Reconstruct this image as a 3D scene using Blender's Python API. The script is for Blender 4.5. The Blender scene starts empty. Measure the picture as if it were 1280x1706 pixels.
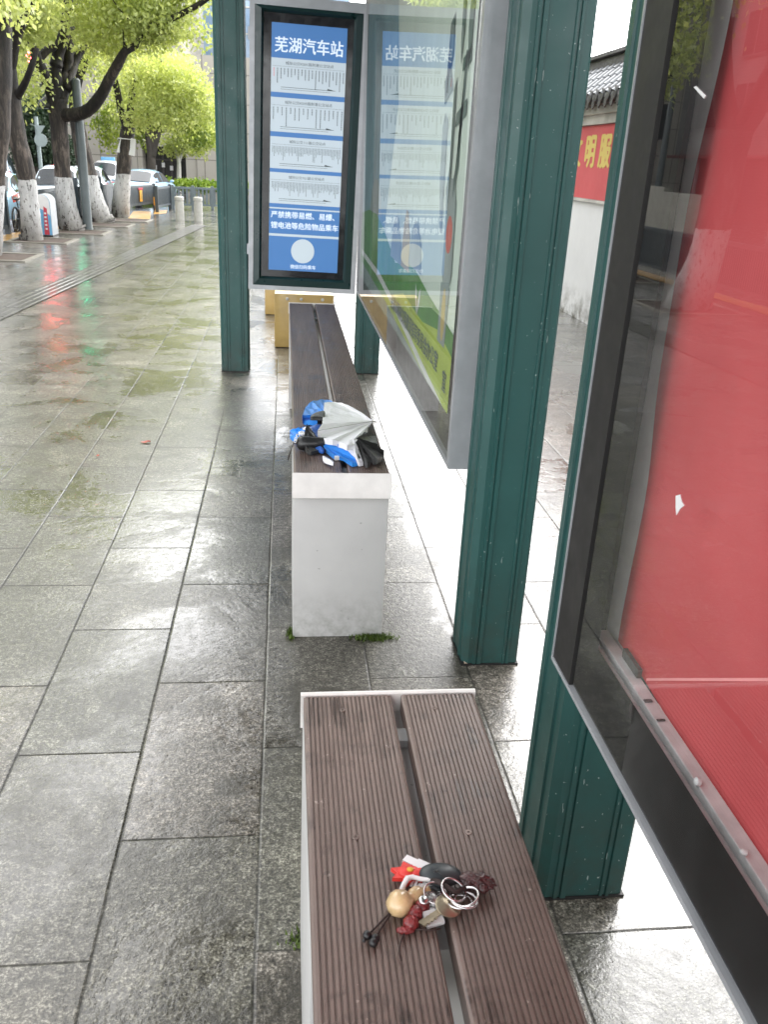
import bpy, bmesh, math, random
import numpy as np
from mathutils import Vector, Matrix
R = math.radians
rng = np.random.default_rng(7)
random.seed(7)
S = bpy.context.scene
COL = S.collection

# ------------------------------------------------------------------ camera
PW, PH, FPX, CH = 1280.0, 1706.0, 1412.6, 1.2849
CR = Vector((0.9930, -0.1083, 0.0473))
CF = Vector((0.1163, 0.9168, -0.3817))
CF.normalize()
CR = (CR - CF * CR.dot(CF)).normalized()
CU = CR.cross(CF)
cd = bpy.data.cameras.new('camera')
cam = bpy.data.objects.new('camera', cd)
COL.objects.link(cam)
cd.sensor_fit = 'HORIZONTAL'
cd.sensor_width = 36.0
cd.lens = 36.0 * FPX / PW
cd.clip_start = 0.02
cd.clip_end = 2000
m = Matrix((CR, CU, -CF)).transposed().to_4x4()
m.translation = Vector((0, 0, CH))
cam.matrix_world = m
cd.dof.use_dof = True
cd.dof.focus_distance = 1.75
cd.dof.aperture_fstop = 22
S.camera = cam

# ------------------------------------------------------------------ light
SUN_EL, SUN_ROT = 42, 34
w = bpy.data.worlds.new('World')
S.world = w
w.use_nodes = True
nt = w.node_tree
bg = nt.nodes['Background']
sky = nt.nodes.new('ShaderNodeTexSky')
sky.sky_type = 'NISHITA'
sky.sun_disc = False
sky.sun_elevation = R(SUN_EL)
sky.sun_rotation = R(SUN_ROT)
sky.dust_density = 1.6
sky.air_density = 1.0
hs = nt.nodes.new('ShaderNodeHueSaturation')
hs.inputs['Saturation'].default_value = 0.08
nt.links.new(sky.outputs[0], hs.inputs['Color'])
nt.links.new(hs.outputs[0], bg.inputs['Color'])
bg.inputs['Strength'].default_value = 0.15
sd = bpy.data.lights.new('sun', 'SUN')
sd.energy = 0.6
sd.angle = R(95)
sd.color = (1.0, 0.97, 0.93)
so = bpy.data.objects.new('sun', sd)
COL.objects.link(so)
# blender sky: rotation measured clockwise from +Y
az = R(SUN_ROT)
dirv = Vector((math.sin(az) * math.cos(R(SUN_EL)), math.cos(az) * math.cos(R(SUN_EL)), math.sin(R(SUN_EL))))
so.rotation_euler = dirv.to_track_quat('Z', 'Y').to_euler()
so.location = dirv * 30
S.view_settings.view_transform = 'Standard'
S.view_settings.look = 'None'
S.view_settings.gamma = 1.0
S.view_settings.exposure = 2.5

# ------------------------------------------------------------------ picture points -> world points (design aid)
def ray(x, y):
    return CF + CR * ((x - PW / 2) / FPX) - CU * ((y - PH / 2) / FPX)
def gnd(x, y, z=0.0):
    d = ray(x, y); t = (z - CH) / d.z
    return Vector((0, 0, CH)) + d * t
def aty(x, y, Y):
    d = ray(x, y)
    return Vector((0, 0, CH)) + d * (Y / d.y)
def atx(x, y, X):
    d = ray(x, y)
    return Vector((0, 0, CH)) + d * (X / d.x)

# ------------------------------------------------------------------ materials
def hexc(r, g, b):
    f = lambda c: ((c / 255) / 12.92 if c / 255 <= 0.04045 else (((c / 255) + 0.055) / 1.055) ** 2.4)
    return (f(r), f(g), f(b))
class NB:
    def __init__(s, name):
        s.m = bpy.data.materials.new(name); s.m.use_nodes = True
        s.t = s.m.node_tree; s.p = s.t.nodes['Principled BSDF']; s.out = s.t.nodes['Material Output']
        s.tc = s.t.nodes.new('ShaderNodeTexCoord')
    def n(s, typ, **kw):
        nd = s.t.nodes.new(typ)
        for k, v in kw.items(): setattr(nd, k, v)
        return nd
    def link(s, a, b): s.t.links.new(a, b)
    def inp(s, sock, v):
        if v is None: return
        if hasattr(v, 'is_linked') or hasattr(v, 'links'): s.link(v, sock)
        else: sock.default_value = v
    def math(s, op, a, b=None, c=None, clamp=False):
        nd = s.n('ShaderNodeMath', operation=op); nd.use_clamp = clamp
        s.inp(nd.inputs[0], a); s.inp(nd.inputs[1], b)
        if c is not None: s.inp(nd.inputs[2], c)
        return nd.outputs[0]
    def noise(s, scale, detail=4, rough=0.55, vec=None, dist=0.0):
        nd = s.n('ShaderNodeTexNoise')
        nd.inputs['Scale'].default_value = scale; nd.inputs['Detail'].default_value = detail
        nd.inputs['Roughness'].default_value = rough; nd.inputs['Distortion'].default_value = dist
        s.link(vec if vec is not None else s.tc.outputs['Object'], nd.inputs['Vector'])
        return nd.outputs['Fac']
    def ramp(s, fac, stops):
        nd = s.n('ShaderNodeValToRGB'); s.inp(nd.inputs[0], fac)
        e = nd.color_ramp.elements
        while len(e) < len(stops): e.new(0.5)
        for el, (p, c) in zip(e, stops):
            el.position = p
            el.color = (c, c, c, 1) if isinstance(c, (int, float)) else (*c, 1)
        return nd.outputs[0]
    def mix(s, fac, a, b, mode='MIX'):
        nd = s.n('ShaderNodeMix', data_type='RGBA', blend_type=mode)
        s.inp(nd.inputs[0], fac)
        for i, v in ((6, a), (7, b)):
            if isinstance(v, tuple): nd.inputs[i].default_value = (*v, 1)
            else: s.inp(nd.inputs[i], v)
        return nd.outputs[2]
    def bump(s, h, strength=0.3, dist=0.01, normal=None):
        nd = s.n('ShaderNodeBump'); nd.inputs['Strength'].default_value = strength
        nd.inputs['Distance'].default_value = dist; s.inp(nd.inputs['Height'], h)
        if normal is not None: s.link(normal, nd.inputs['Normal'])
        return nd.outputs[0]
    def sep(s, vec=None):
        nd = s.n('ShaderNodeSeparateXYZ'); s.link(vec if vec is not None else s.tc.outputs['Object'], nd.inputs[0])
        return nd.outputs
    def comb(s, x, y, z=0.0):
        nd = s.n('ShaderNodeCombineXYZ')
        for i, v in enumerate((x, y, z)): s.inp(nd.inputs[i], v)
        return nd.outputs[0]
    def setc(s, v, sock='Base Color'):
        if isinstance(v, tuple): s.p.inputs[sock].default_value = (*v, 1)
        else: s.link(v, s.p.inputs[sock])
    def set(s, **kw):
        for k, v in kw.items(): s.inp(s.p.inputs[k.replace('_', ' ')], v)
def simple(name, col, rough=0.5, metal=0.0, var=0.25, nscale=6.0, bump=0.0, bscale=80.0, wet=0.0, trans=0.0, emit=None, estr=0.0, spec=0.5):
    b = NB(name)
    nz = b.noise(nscale, 5)
    dark = tuple(c * (1 - var) for c in col); lite = tuple(min(1, c * (1 + var * 0.6)) for c in col)
    b.setc(b.ramp(nz, [(0.3, dark), (0.7, lite)]))
    rn = b.noise(nscale * 3, 3)
    b.set(Roughness=b.ramp(rn, [(0.3, max(0.02, rough - 0.08)), (0.7, min(1, rough + 0.08))]), Metallic=metal)
    b.p.inputs['Specular IOR Level'].default_value = spec
    if bump: b.set(Normal=b.bump(b.noise(bscale, 4), bump, 0.004))
    if wet: b.set(Coat_Weight=wet, Coat_Roughness=0.08)
    if trans: b.set(Transmission_Weight=trans)
    if emit: b.setc(emit, 'Emission Color'); b.set(Emission_Strength=estr)
    return b.m

# wet granite paving -----------------------------------------------------------
def paving_material():
    b = NB('wet_granite_paving')
    xyz = b.sep()
    X, Y = xyz[0], xyz[1]
    TW, TL = 0.277, 0.556
    wob = b.math('MULTIPLY', b.math('SUBTRACT', b.noise(9, 2), 0.5), 0.004)
    u = b.math('DIVIDE', b.math('ADD', b.math('ADD', X, 0.05), wob), TW)
    ci = b.math('FLOOR', u)
    fu = b.math('FRACT', u)
    odd = b.math('ABSOLUTE', b.math('MODULO', ci, 2.0))
    # column 0 (x>-0.05) is offset .53 ; column -1 is offset .253
    off = b.math('ADD', b.math('MULTIPLY', odd, -0.278), 0.531)
    v = b.math('DIVIDE', b.math('ADD', b.math('SUBTRACT', Y, off), wob), TL)
    cj = b.math('FLOOR', v); fv = b.math('FRACT', v)
    du = b.math('MULTIPLY', b.math('MINIMUM', fu, b.math('SUBTRACT', 1.0, fu)), TW)
    dv = b.math('MULTIPLY', b.math('MINIMUM', fv, b.math('SUBTRACT', 1.0, fv)), TL)
    d = b.math('MINIMUM', b.math('MULTIPLY', du, 0.85), b.math('MULTIPLY', dv, 1.25))
    wn = b.n('ShaderNodeTexWhiteNoise', noise_dimensions='2D')
    b.link(b.comb(ci, cj), wn.inputs['Vector'])
    rnd = wn.outputs['Value']
    wn2 = b.n('ShaderNodeTexWhiteNoise', noise_dimensions='3D')
    b.link(b.comb(ci, cj, 3.7), wn2.inputs['Vector'])
    rnd2 = wn2.outputs['Value']
    fine = b.noise(190, 3, 0.75)
    mid = b.noise(70, 4, 0.7)
    big = b.noise(2.2, 5, 0.6)
    speck = b.math('ADD', b.math('MULTIPLY', fine, 0.55), b.math('MULTIPLY', mid, 0.45))
    base = b.ramp(speck, [(0.38, (0.012, 0.011, 0.0095)), (0.455, (0.058, 0.0545, 0.048)), (0.525, (0.122, 0.116, 0.104)), (0.61, (0.34, 0.33, 0.31))])
    tint = b.mix(rnd, (0.80, 0.83, 0.74), (1.06, 1.00, 0.95))
    base = b.mix(1.0, base, tint, 'MULTIPLY')
    base = b.mix(b.math('MULTIPLY', b.math('GREATER_THAN', rnd2, 0.72), 0.55), base, b.mix(1.0, base, (0.62, 0.64, 0.66), 'MULTIPLY'))
    dirt = b.ramp(big, [(0.3, (0.62, 0.60, 0.52)), (0.62, (1.12, 1.11, 1.08))])
    base = b.mix(0.85, base, dirt, 'MULTIPLY')
    stain = b.noise(4.5, 7, 0.72, dist=0.8)
    base = b.mix(b.ramp(stain, [(0.49, 0.0), (0.62, 0.85)]), base, (0.030, 0.027, 0.019))
    pale = b.ramp(b.noise(3.6, 7, 0.72, dist=0.3), [(0.52, 0.0), (0.66, 0.75)])
    base = b.mix(pale, base, b.mix(1.0, base, (2.3, 2.3, 2.35), 'MULTIPLY'))
    joint = b.ramp(d, [(0.0010, 1.0), (0.0026, 0.0)])
    jvar = b.math('MULTIPLY', joint, b.ramp(b.noise(4, 3), [(0.3, 0.45), (0.6, 0.95)]))
    base = b.mix(jvar, base, (0.010, 0.0095, 0.008))
    b.setc(base)
    # water film: puddled where low, thin on the grain elsewhere
    pn = b.noise(1.9, 6, 0.68, dist=0.5)
    pool = b.ramp(b.math('ADD', pn, b.math('MULTIPLY', b.math('SUBTRACT', rnd2, 0.5), 0.10)), [(0.47, 0.0), (0.57, 1.0)])
    edge = b.math('MULTIPLY', b.math('SUBTRACT', b.noise(38, 5, 0.75), 0.5), 1.5)
    pool = b.math('ADD', pool, edge, clamp=True)
    # strip kept from the rain under the canopy: damp, without a standing film
    xe = b.math('ADD', X, b.math('MULTIPLY', b.math('SUBTRACT', b.noise(5, 5, 0.75), 0.5), 0.34))
    dry = b.math('MULTIPLY', b.ramp(xe, [(0.0, 0.0), (0.05, 1.0), (0.47, 1.0), (0.53, 0.0)]), b.ramp(b.math('MULTIPLY', Y, 0.1), [(0.36, 1.0), (0.52, 0.0)]))
    pool = b.math('MULTIPLY', pool, b.math('SUBTRACT', 1.0, dry))
    rightwet = b.math('MULTIPLY', b.ramp(xe, [(0.50, 0.0), (0.56, 1.0)]), b.ramp(b.noise(16, 6, 0.75), [(0.38, 0.0), (0.62, 0.6)]))
    pool = b.math('MAXIMUM', pool, rightwet)
    rip = b.noise(38, 4, 0.65, dist=0.8)
    und = b.noise(7, 2)
    grain = b.math('ADD', b.math('MULTIPLY', fine, 0.5), mid)
    inv = b.math('SUBTRACT', 1.0, b.math('MULTIPLY', pool, 0.90))
    h = b.math('MULTIPLY', grain, inv)
    h = b.math('SUBTRACT', h, b.math('MULTIPLY', joint, 0.8))
    n1 = b.bump(h, 0.55, 0.0035)
    b.set(Normal=n1, Roughness=b.math('ADD', b.math('MULTIPLY', inv, 0.30), 0.16), Specular_IOR_Level=0.35)
    hc = b.math('ADD', b.math('MULTIPLY', h, 0.62), b.math('ADD', b.math('MULTIPLY', rip, 0.75), b.math('MULTIPLY', und, 0.35)))
    n2 = b.bump(hc, 0.5, 0.0030)
    b.set(Coat_Weight=b.math('MULTIPLY', b.math('SUBTRACT', 1.0, b.math('MULTIPLY', dry, 0.60)), b.math('SUBTRACT', 1.0, b.math('MULTIPLY', joint, 0.92))), Coat_IOR=1.40, Coat_Roughness=b.math('ADD', b.math('MULTIPLY', inv, 0.10), 0.04), Coat_Normal=n2)
    return b.m
M = {}
M['paving'] = paving_material()
M['asphalt'] = simple('wet_asphalt', (0.05, 0.05, 0.052), 0.25, var=0.3, nscale=3, bump=0.3, bscale=150, wet=0.6)

def green_material():
    b = NB('green_painted_steel')
    z = b.sep()[2]
    nz = b.noise(3, 5, 0.6)
    col = b.ramp(nz, [(0.3, (0.013, 0.062, 0.057)), (0.7, (0.019, 0.084, 0.077))])
    grime = b.math('MULTIPLY', b.ramp(z, [(0.0, 0.75), (0.35, 0.0)]), b.ramp(b.noise(14, 5, 0.7), [(0.35, 0.0), (0.65, 1.0)]))
    col = b.mix(grime, col, (0.030, 0.040, 0.032))
    # scratches: thin streaks and chips
    mp = b.n('ShaderNodeMapping'); b.link(b.tc.outputs['Object'], mp.inputs[0]); mp.inputs['Scale'].default_value = (160, 160, 22); mp.inputs['Rotation'].default_value = (0.5, 0.3, 0)
    sc = b.noise(1.0, 2, 0.5, vec=mp.outputs[0])
    chips = b.noise(130, 2, 0.5)
    cm = b.math('MAXIMUM', b.math('GREATER_THAN', sc, 0.745), b.math('GREATER_THAN', chips, 0.735))
    col = b.mix(b.math('MULTIPLY', cm, 0.7), col, (0.42, 0.47, 0.45))
    b.setc(col)
    b.set(Roughness=b.ramp(b.noise(10, 4), [(0.3, 0.30), (0.7, 0.46)]), Normal=b.bump(b.noise(60, 3), 0.08, 0.002))
    return b.m
M['green'] = green_material()
M['green_frame'] = simple('dark_green_frame', (0.008, 0.030, 0.030), 0.35, var=0.15)
M['alu'] = simple('brushed_aluminium', (0.42, 0.43, 0.45), 0.42, 0.35, var=0.12, nscale=14)
M['grey_steel'] = simple('grey_painted_steel', (0.36, 0.37, 0.37), 0.45, 0.0, var=0.08, nscale=8, bump=0.05)
M['rail_grey'] = simple('grey_inner_rail', (0.56, 0.57, 0.56), 0.45, 0.0, var=0.25, nscale=20)
M['lip_bright'] = simple('sky_bright_lip', (0.74, 0.71, 0.68), 0.5, var=0.10, nscale=18)  # lighter than the pedestal: sky brightness on the tilted lip put into colour
M['black_matte'] = simple('matte_black_frame', (0.013, 0.012, 0.0115), 0.55, var=0.2)
M['black_gloss'] = simple('black_glass_mask', (0.004, 0.004, 0.004), 0.6, var=0.1, spec=0.05)
M['dark_brown'] = simple('brown_black_mask', (0.060, 0.050, 0.048), 0.4, var=0.15)

def pedestal_material():
    b = NB('speckled_grey_panel')
    n1 = b.noise(7, 5, 0.6)
    col = b.ramp(n1, [(0.3, (0.49, 0.485, 0.475)), (0.7, (0.55, 0.545, 0.53))])
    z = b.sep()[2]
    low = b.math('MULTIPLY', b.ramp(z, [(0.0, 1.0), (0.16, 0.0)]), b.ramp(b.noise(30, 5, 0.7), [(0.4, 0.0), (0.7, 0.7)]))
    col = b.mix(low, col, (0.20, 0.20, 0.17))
    col = b.mix(b.math('MULTIPLY', b.math('GREATER_THAN', b.noise(60, 2), 0.74), 0.5), col, (0.16, 0.16, 0.15))
    b.setc(col); b.set(Roughness=0.5)
    return b.m
M['pedestal'] = pedestal_material()

def plank_material():
    b = NB('brown_composite_decking')
    mp = b.n('ShaderNodeMapping'); b.link(b.tc.outputs['Object'], mp.inputs[0]); mp.inputs['Scale'].default_value = (30, 2.2, 30)
    st = b.noise(1.0, 5, 0.65, vec=mp.outputs[0])
    mp2 = b.n('ShaderNodeMapping'); b.link(b.tc.outputs['Object'], mp2.inputs[0]); mp2.inputs['Scale'].default_value = (260, 9, 1)
    stk = b.noise(1.0, 3, 0.6, vec=mp2.outputs[0])
    col = b.ramp(st, [(0.3, (0.116, 0.080, 0.066)), (0.55, (0.170, 0.122, 0.103)), (0.75, (0.22, 0.164, 0.141))])
    blot = b.noise(7.5, 5, 0.7, dist=0.5)
    # wet streaks caught in the grooves
    wetm = b.math('MULTIPLY', b.ramp(blot, [(0.50, 0.0), (0.60, 1.0)]), b.ramp(stk, [(0.42, 1.0), (0.56, 0.1)]))
    col = b.mix(b.math('MULTIPLY', wetm, 0.82), col, (0.030, 0.017, 0.013))
    spots = b.math('GREATER_THAN', b.noise(75, 2, 0.4), 0.735)
    col = b.mix(b.math('MULTIPLY', spots, 0.5), col, (0.04, 0.025, 0.02))
    pale = b.math('GREATER_THAN', b.noise(110, 1, 0.4), 0.775)
    col = b.mix(b.math('MULTIPLY', pale, 0.6), col, (0.42, 0.36, 0.31))
    b.setc(col)
    b.set(Roughness=b.math('SUBTRACT', 0.50, b.math('MULTIPLY', wetm, 0.2)), Normal=b.bump(b.noise(300, 3, 0.7), 0.25, 0.0015), Coat_Weight=0.20, Coat_Roughness=0.32)
    return b.m
M['plank'] = plank_material()
M['plank_groove'] = M['plank']

def glass_material(name, tint=(1, 1, 1), boost=1.0, dirt=0.03):
    b = NB(name)
    b.t.nodes.remove(b.p)
    tr = b.n('ShaderNodeBsdfTransparent'); tr.inputs[0].default_value = (*tint, 1)
    gl = b.n('ShaderNodeBsdfGlossy'); gl.inputs['Roughness'].default_value = 0.0
    fr = b.n('ShaderNodeFresnel'); gm = b.n('ShaderNodeNewGeometry')
    b.link(b.math('SUBTRACT', 1.5, b.math('MULTIPLY', gm.outputs['Backfacing'], 0.8333)), fr.inputs['IOR'])
    f = b.math('MULTIPLY', fr.outputs[0], boost, clamp=True)
    mx = b.n('ShaderNodeMixShader'); b.link(f, mx.inputs[0]); b.link(tr.outputs[0], mx.inputs[1]); b.link(gl.outputs[0], mx.inputs[2])
    df = b.n('ShaderNodeBsdfDiffuse'); df.inputs[0].default_value = (0.75, 0.76, 0.75, 1)
    mp = b.n('ShaderNodeMapping'); b.link(b.tc.outputs['Object'], mp.inputs[0]); mp.inputs['Scale'].default_value = (5, 14, 1.2)
    dn = b.math('MULTIPLY', b.ramp(b.noise(1.0, 5, 0.7, vec=mp.outputs[0]), [(0.35, 0.3), (0.75, 1.6)]), dirt)
    m2 = b.n('ShaderNodeMixShader'); b.link(dn, m2.inputs[0]); b.link(mx.outputs[0], m2.inputs[1]); b.link(df.outputs[0], m2.inputs[2])
    b.link(m2.outputs[0], b.out.inputs[0])
    return b.m
M['glass'] = glass_material('display_glass', (0.97, 0.99, 0.98), 1.15, 0.035)
M['glass_dusty'] = glass_material('dusty_display_glass', (0.97, 0.98, 0.98), 1.1, 0.008)

def fabric_red():
    b = NB('red_banner_cloth')
    wv = b.n('ShaderNodeTexWave', wave_type='BANDS', bands_direction='Z'); wv.inputs['Scale'].default_value = 95; wv.inputs['Distortion'].default_value = 4.0
    b.link(b.tc.outputs['Object'], wv.inputs['Vector'])
    n1 = b.noise(4, 4)
    col = b.ramp(n1, [(0.3, (0.36, 0.045, 0.050)), (0.7, (0.44, 0.065, 0.070))])
    col = b.mix(b.math('MULTIPLY', wv.outputs['Fac'], 0.07), col, (0.50, 0.10, 0.10))
    b.setc(col); b.set(Roughness=0.85, Normal=b.bump(b.noise(3.0, 3), 0.5, 0.03))
    tl = b.n('ShaderNodeBsdfTranslucent'); b.link(col, tl.inputs[0])
    mx = b.n('ShaderNodeMixShader'); mx.inputs[0].default_value = 0.38
    b.link(b.p.outputs[0], mx.inputs[1]); b.link(tl.outputs[0], mx.inputs[2]); b.link(mx.outputs[0], b.out.inputs[0])
    return b.m
M['banner'] = fabric_red()
M['pale_line'] = simple('pale_pink_line', (0.80, 0.30, 0.30), 0.8)

def leaf_material(name, c1, c2, trans=0.45, nscale=0.9):
    b = NB(name)
    g = b.n('ShaderNodeNewGeometry')
    n1 = b.math('ADD', b.math('MULTIPLY', b.noise(nscale, 3), 0.75), b.math('MULTIPLY', g.outputs['Random Per Island'], 0.25))
    col = b.ramp(n1, [(0.33, c1), (0.62, c2)])
    b.setc(col); b.set(Roughness=0.45)
    tl = b.n('ShaderNodeBsdfTranslucent'); b.link(b.mix(1.0, col, (1.0, 0.98, 0.55), 'MULTIPLY'), tl.inputs[0])
    mx = b.n('ShaderNodeMixShader'); mx.inputs[0].default_value = trans
    b.link(b.p.outputs[0], mx.inputs[1]); b.link(tl.outputs[0], mx.inputs[2]); b.link(mx.outputs[0], b.out.inputs[0])
    return b.m
M['leaf'] = leaf_material('spring_leaves', (0.33, 0.40, 0.13), (0.70, 0.76, 0.36), 0.52)
M['leaf_soft'] = leaf_material('older_leaves', (0.13, 0.20, 0.035), (0.42, 0.50, 0.09), 0.42)
M['leaf_dark'] = leaf_material('evergreen_leaves', (0.020, 0.045, 0.022), (0.05, 0.085, 0.045), 0.2)
M['leaf_hedge'] = leaf_material('hedge_leaves', (0.12, 0.22, 0.03), (0.34, 0.46, 0.07), 0.35, 3)
M['moss'] = leaf_material('moss_green', (0.035, 0.065, 0.010), (0.11, 0.17, 0.025), 0.2, 20)

def bark_material():
    b = NB('bark_with_whitewash')
    z = b.sep()[2]
    mp = b.n('ShaderNodeMapping'); b.link(b.tc.outputs['Object'], mp.inputs[0]); mp.inputs['Scale'].default_value = (13, 13, 3.0)
    vor = b.noise(1.0, 6, 0.75, vec=mp.outputs[0], dist=0.5)
    col = b.ramp(vor, [(0.38, (0.007, 0.0055, 0.0045)), (0.50, (0.040, 0.031, 0.025)), (0.60, (0.125, 0.10, 0.083))])
    wet = b.ramp(b.noise(1.7, 4), [(0.36, 0.5), (0.55, 1.0)])
    up = b.ramp(b.math('MULTIPLY', z, 0.5), [(0.62, 0.0), (0.95, 1.0)])
    col = b.mix(b.math('MULTIPLY', up, wet), col, b.mix(1.0, col, (0.10, 0.09, 0.09), 'MULTIPLY'))
    lim = b.math('ADD', 0.80, b.math('MULTIPLY', b.math('SUBTRACT', b.noise(7, 4), 0.5), 0.09))
    paint = b.math('LESS_THAN', z, lim)
    mp3 = b.n('ShaderNodeMapping'); b.link(b.tc.outputs['Object'], mp3.inputs[0]); mp3.inputs['Scale'].default_value = (34, 34, 12)
    cracks = b.math('GREATER_THAN', b.noise(1.0, 4, 0.7, vec=mp3.outputs[0]), 0.585)
    wear = b.math('GREATER_THAN', b.math('ADD', b.noise(5, 5, 0.7), b.math('MULTIPLY', z, 0.55)), 0.50)
    pm = b.math('MULTIPLY', b.math('MULTIPLY', paint, wear), b.math('SUBTRACT', 1.0, b.math('MULTIPLY', cracks, 0.75)))
    white = b.ramp(vor, [(0.3, (0.36, 0.36, 0.36)), (0.6, (0.56, 0.56, 0.56))])
    dirtw = b.mix(1.0, white, (0.45, 0.43, 0.40), 'MULTIPLY')
    white = b.mix(b.ramp(z, [(0.06, 1.0), (0.42, 0.0)]), white, dirtw)
    col = b.mix(pm, col, white)
    b.setc(col); b.set(Roughness=0.7, Normal=b.bump(vor, 0.9, 0.02))
    return b.m
M['bark'] = bark_material()
M['bark_plain'] = simple('far_bark', (0.05, 0.042, 0.035), 0.8, var=0.4)

# building materials
def stone_panels(name, c1, c2, w_, h_, rough=0.6):
    b = NB(name)
    x = b.sep()
    br = b.n('ShaderNodeTexBrick'); br.offset = 0.0
    b.link(b.comb(b.math('ADD', x[0], x[1]), x[2]), br.inputs['Vector'])
    br.inputs['Color1'].default_value = (*c1, 1); br.inputs['Color2'].default_value = (*c2, 1)
    br.inputs['Mortar'].default_value = (*tuple(c * 0.55 for c in c1), 1)
    br.inputs['Scale'].default_value = 1.0; br.inputs['Brick Width'].default_value = w_; br.inputs['Row Height'].default_value = h_
    br.inputs['Mortar Size'].default_value = 0.02
    col = b.mix(0.5, br.outputs[0], b.ramp(b.noise(0.6, 5), [(0.3, (0.75, 0.74, 0.72)), (0.7, (1.1, 1.1, 1.1))]), 'MULTIPLY')
    b.setc(col); b.set(Roughness=rough)
    return b.m
M['stone'] = stone_panels('beige_stone_cladding', (0.40, 0.375, 0.33), (0.44, 0.41, 0.36), 1.3, 1.0)
M['tower'] = stone_panels('pale_tower_cladding', (0.74, 0.73, 0.73), (0.78, 0.77, 0.77), 0.9, 2.0)
M['dark_glass'] = simple('dark_window_glass', (0.02, 0.025, 0.03), 0.08, var=0.2)
M['blue_glass'] = simple('blue_curtain_glass', (0.28, 0.40, 0.55), 0.15, var=0.1)
M['block_wall'] = simple('dull_grey_render', (0.10, 0.10, 0.10), 0.7, var=0.2, nscale=1)
M['dull_red'] = simple('dull_red_awning', (0.12, 0.02, 0.02), 0.6)
M['shopdark'] = simple('dark_shopfront', (0.022, 0.020, 0.020), 0.5)
M['cream'] = simple('cream_render', (0.30, 0.29, 0.25), 0.7, var=0.15)
def white_wall():
    b = NB('weathered_white_render')
    z = b.sep()[2]
    col = b.ramp(b.noise(1.3, 6, 0.65), [(0.3, (0.70, 0.70, 0.70)), (0.7, (0.82, 0.82, 0.82))])
    low = b.math('MULTIPLY', b.ramp(z, [(0.0, 1.0), (0.30, 0.0)]), b.ramp(b.noise(7, 6, 0.7), [(0.40, 0.0), (0.62, 1.0)]))
    col = b.mix(low, col, (0.13, 0.12, 0.09))
    b.setc(col); b.set(Roughness=0.75, Normal=b.bump(b.noise(40, 4), 0.1, 0.003))
    return b.m
M['white_wall'] = white_wall()
M['wall_trim'] = simple('stained_cornice', (0.55, 0.53, 0.49), 0.7, var=0.25, nscale=5)
M['roof_tile'] = simple('grey_clay_tile', (0.20, 0.21, 0.22), 0.5, var=0.45, nscale=7, bump=0.3, bscale=40, wet=0.35)
M['drip_tile'] = simple('dark_drip_tile', (0.085, 0.083, 0.08), 0.6, var=0.5, nscale=25, bump=0.8, bscale=60)
M['wall_banner'] = simple('faded_red_board', (0.62, 0.105, 0.115), 0.6, var=0.08, nscale=2)
M['gold'] = simple('yellow_lettering', (0.72, 0.55, 0.16), 0.5, var=0.05)
# street furniture
M['fence'] = simple('slate_grey_paint', (0.045, 0.062, 0.075), 0.45, var=0.15)
M['fence_light'] = simple('pale_grey_rail_paint', (0.17, 0.21, 0.23), 0.45, var=0.15)
M['bollard'] = simple('worn_stone_bollard', (0.55, 0.54, 0.50), 0.5, var=0.15, nscale=15)
M['pole'] = simple('grey_green_pole', (0.085, 0.105, 0.11), 0.45, var=0.15)
M['kerb_yellow'] = simple('orange_yellow_paint', (0.62, 0.33, 0.05), 0.4, var=0.35, nscale=5, wet=0.5)
M['box_yellow'] = simple('yellow_ochre_paint', (0.46, 0.31, 0.10), 0.4, var=0.18, nscale=8, wet=0.3)
M['stone_rim'] = simple('pale_stone_edging', (0.20, 0.185, 0.155), 0.55, var=0.3, nscale=8)
M['soil'] = simple('wet_brown_soil', (0.075, 0.052, 0.040), 0.8, var=0.5, nscale=14, bump=0.6, bscale=60)
M['white_p'] = simple('white_paint', (0.78, 0.78, 0.78), 0.4, var=0.06)
M['sky_blue'] = simple('light_blue_enamel', (0.16, 0.42, 0.68), 0.35, var=0.08)
M['red_p'] = simple('red_enamel', (0.58, 0.06, 0.09), 0.4, var=0.1)
M['orange_p'] = simple('orange_notice', (0.85, 0.42, 0.05), 0.5, var=0.08)
M['grey_p'] = simple('mid_grey_paint', (0.34, 0.36, 0.38), 0.45, var=0.1)
M['sign_back'] = simple('sign_back_metal', (0.26, 0.31, 0.31), 0.4, 0.2, var=0.1)
M['chrome'] = simple('polished_steel', (0.62, 0.60, 0.60), 0.22, 1.0, var=0.1)
M['rubber'] = simple('black_rubber', (0.018, 0.018, 0.018), 0.6, var=0.2)
M['tactile'] = simple('wet_tactile_strip', (0.040, 0.038, 0.033), 0.5, var=0.4, nscale=9, bump=0.8, bscale=120, wet=0.5)
def car_paint(name, col):
    b = NB(name); b.setc(col); b.set(Roughness=0.25, Coat_Weight=1.0, Coat_Roughness=0.04); return b.m
M['car_white'] = car_paint('white_car_paint', (0.46, 0.55, 0.64))
M['car_blue'] = car_paint('pale_blue_car_paint', (0.36, 0.56, 0.72))
M['car_blue2'] = car_paint('ice_blue_car_paint', (0.28, 0.47, 0.66))
M['car_silver'] = car_paint('silver_car_paint', (0.50, 0.51, 0.53))
M['car_red'] = car_paint('red_car_paint', (0.62, 0.09, 0.06))
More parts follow.
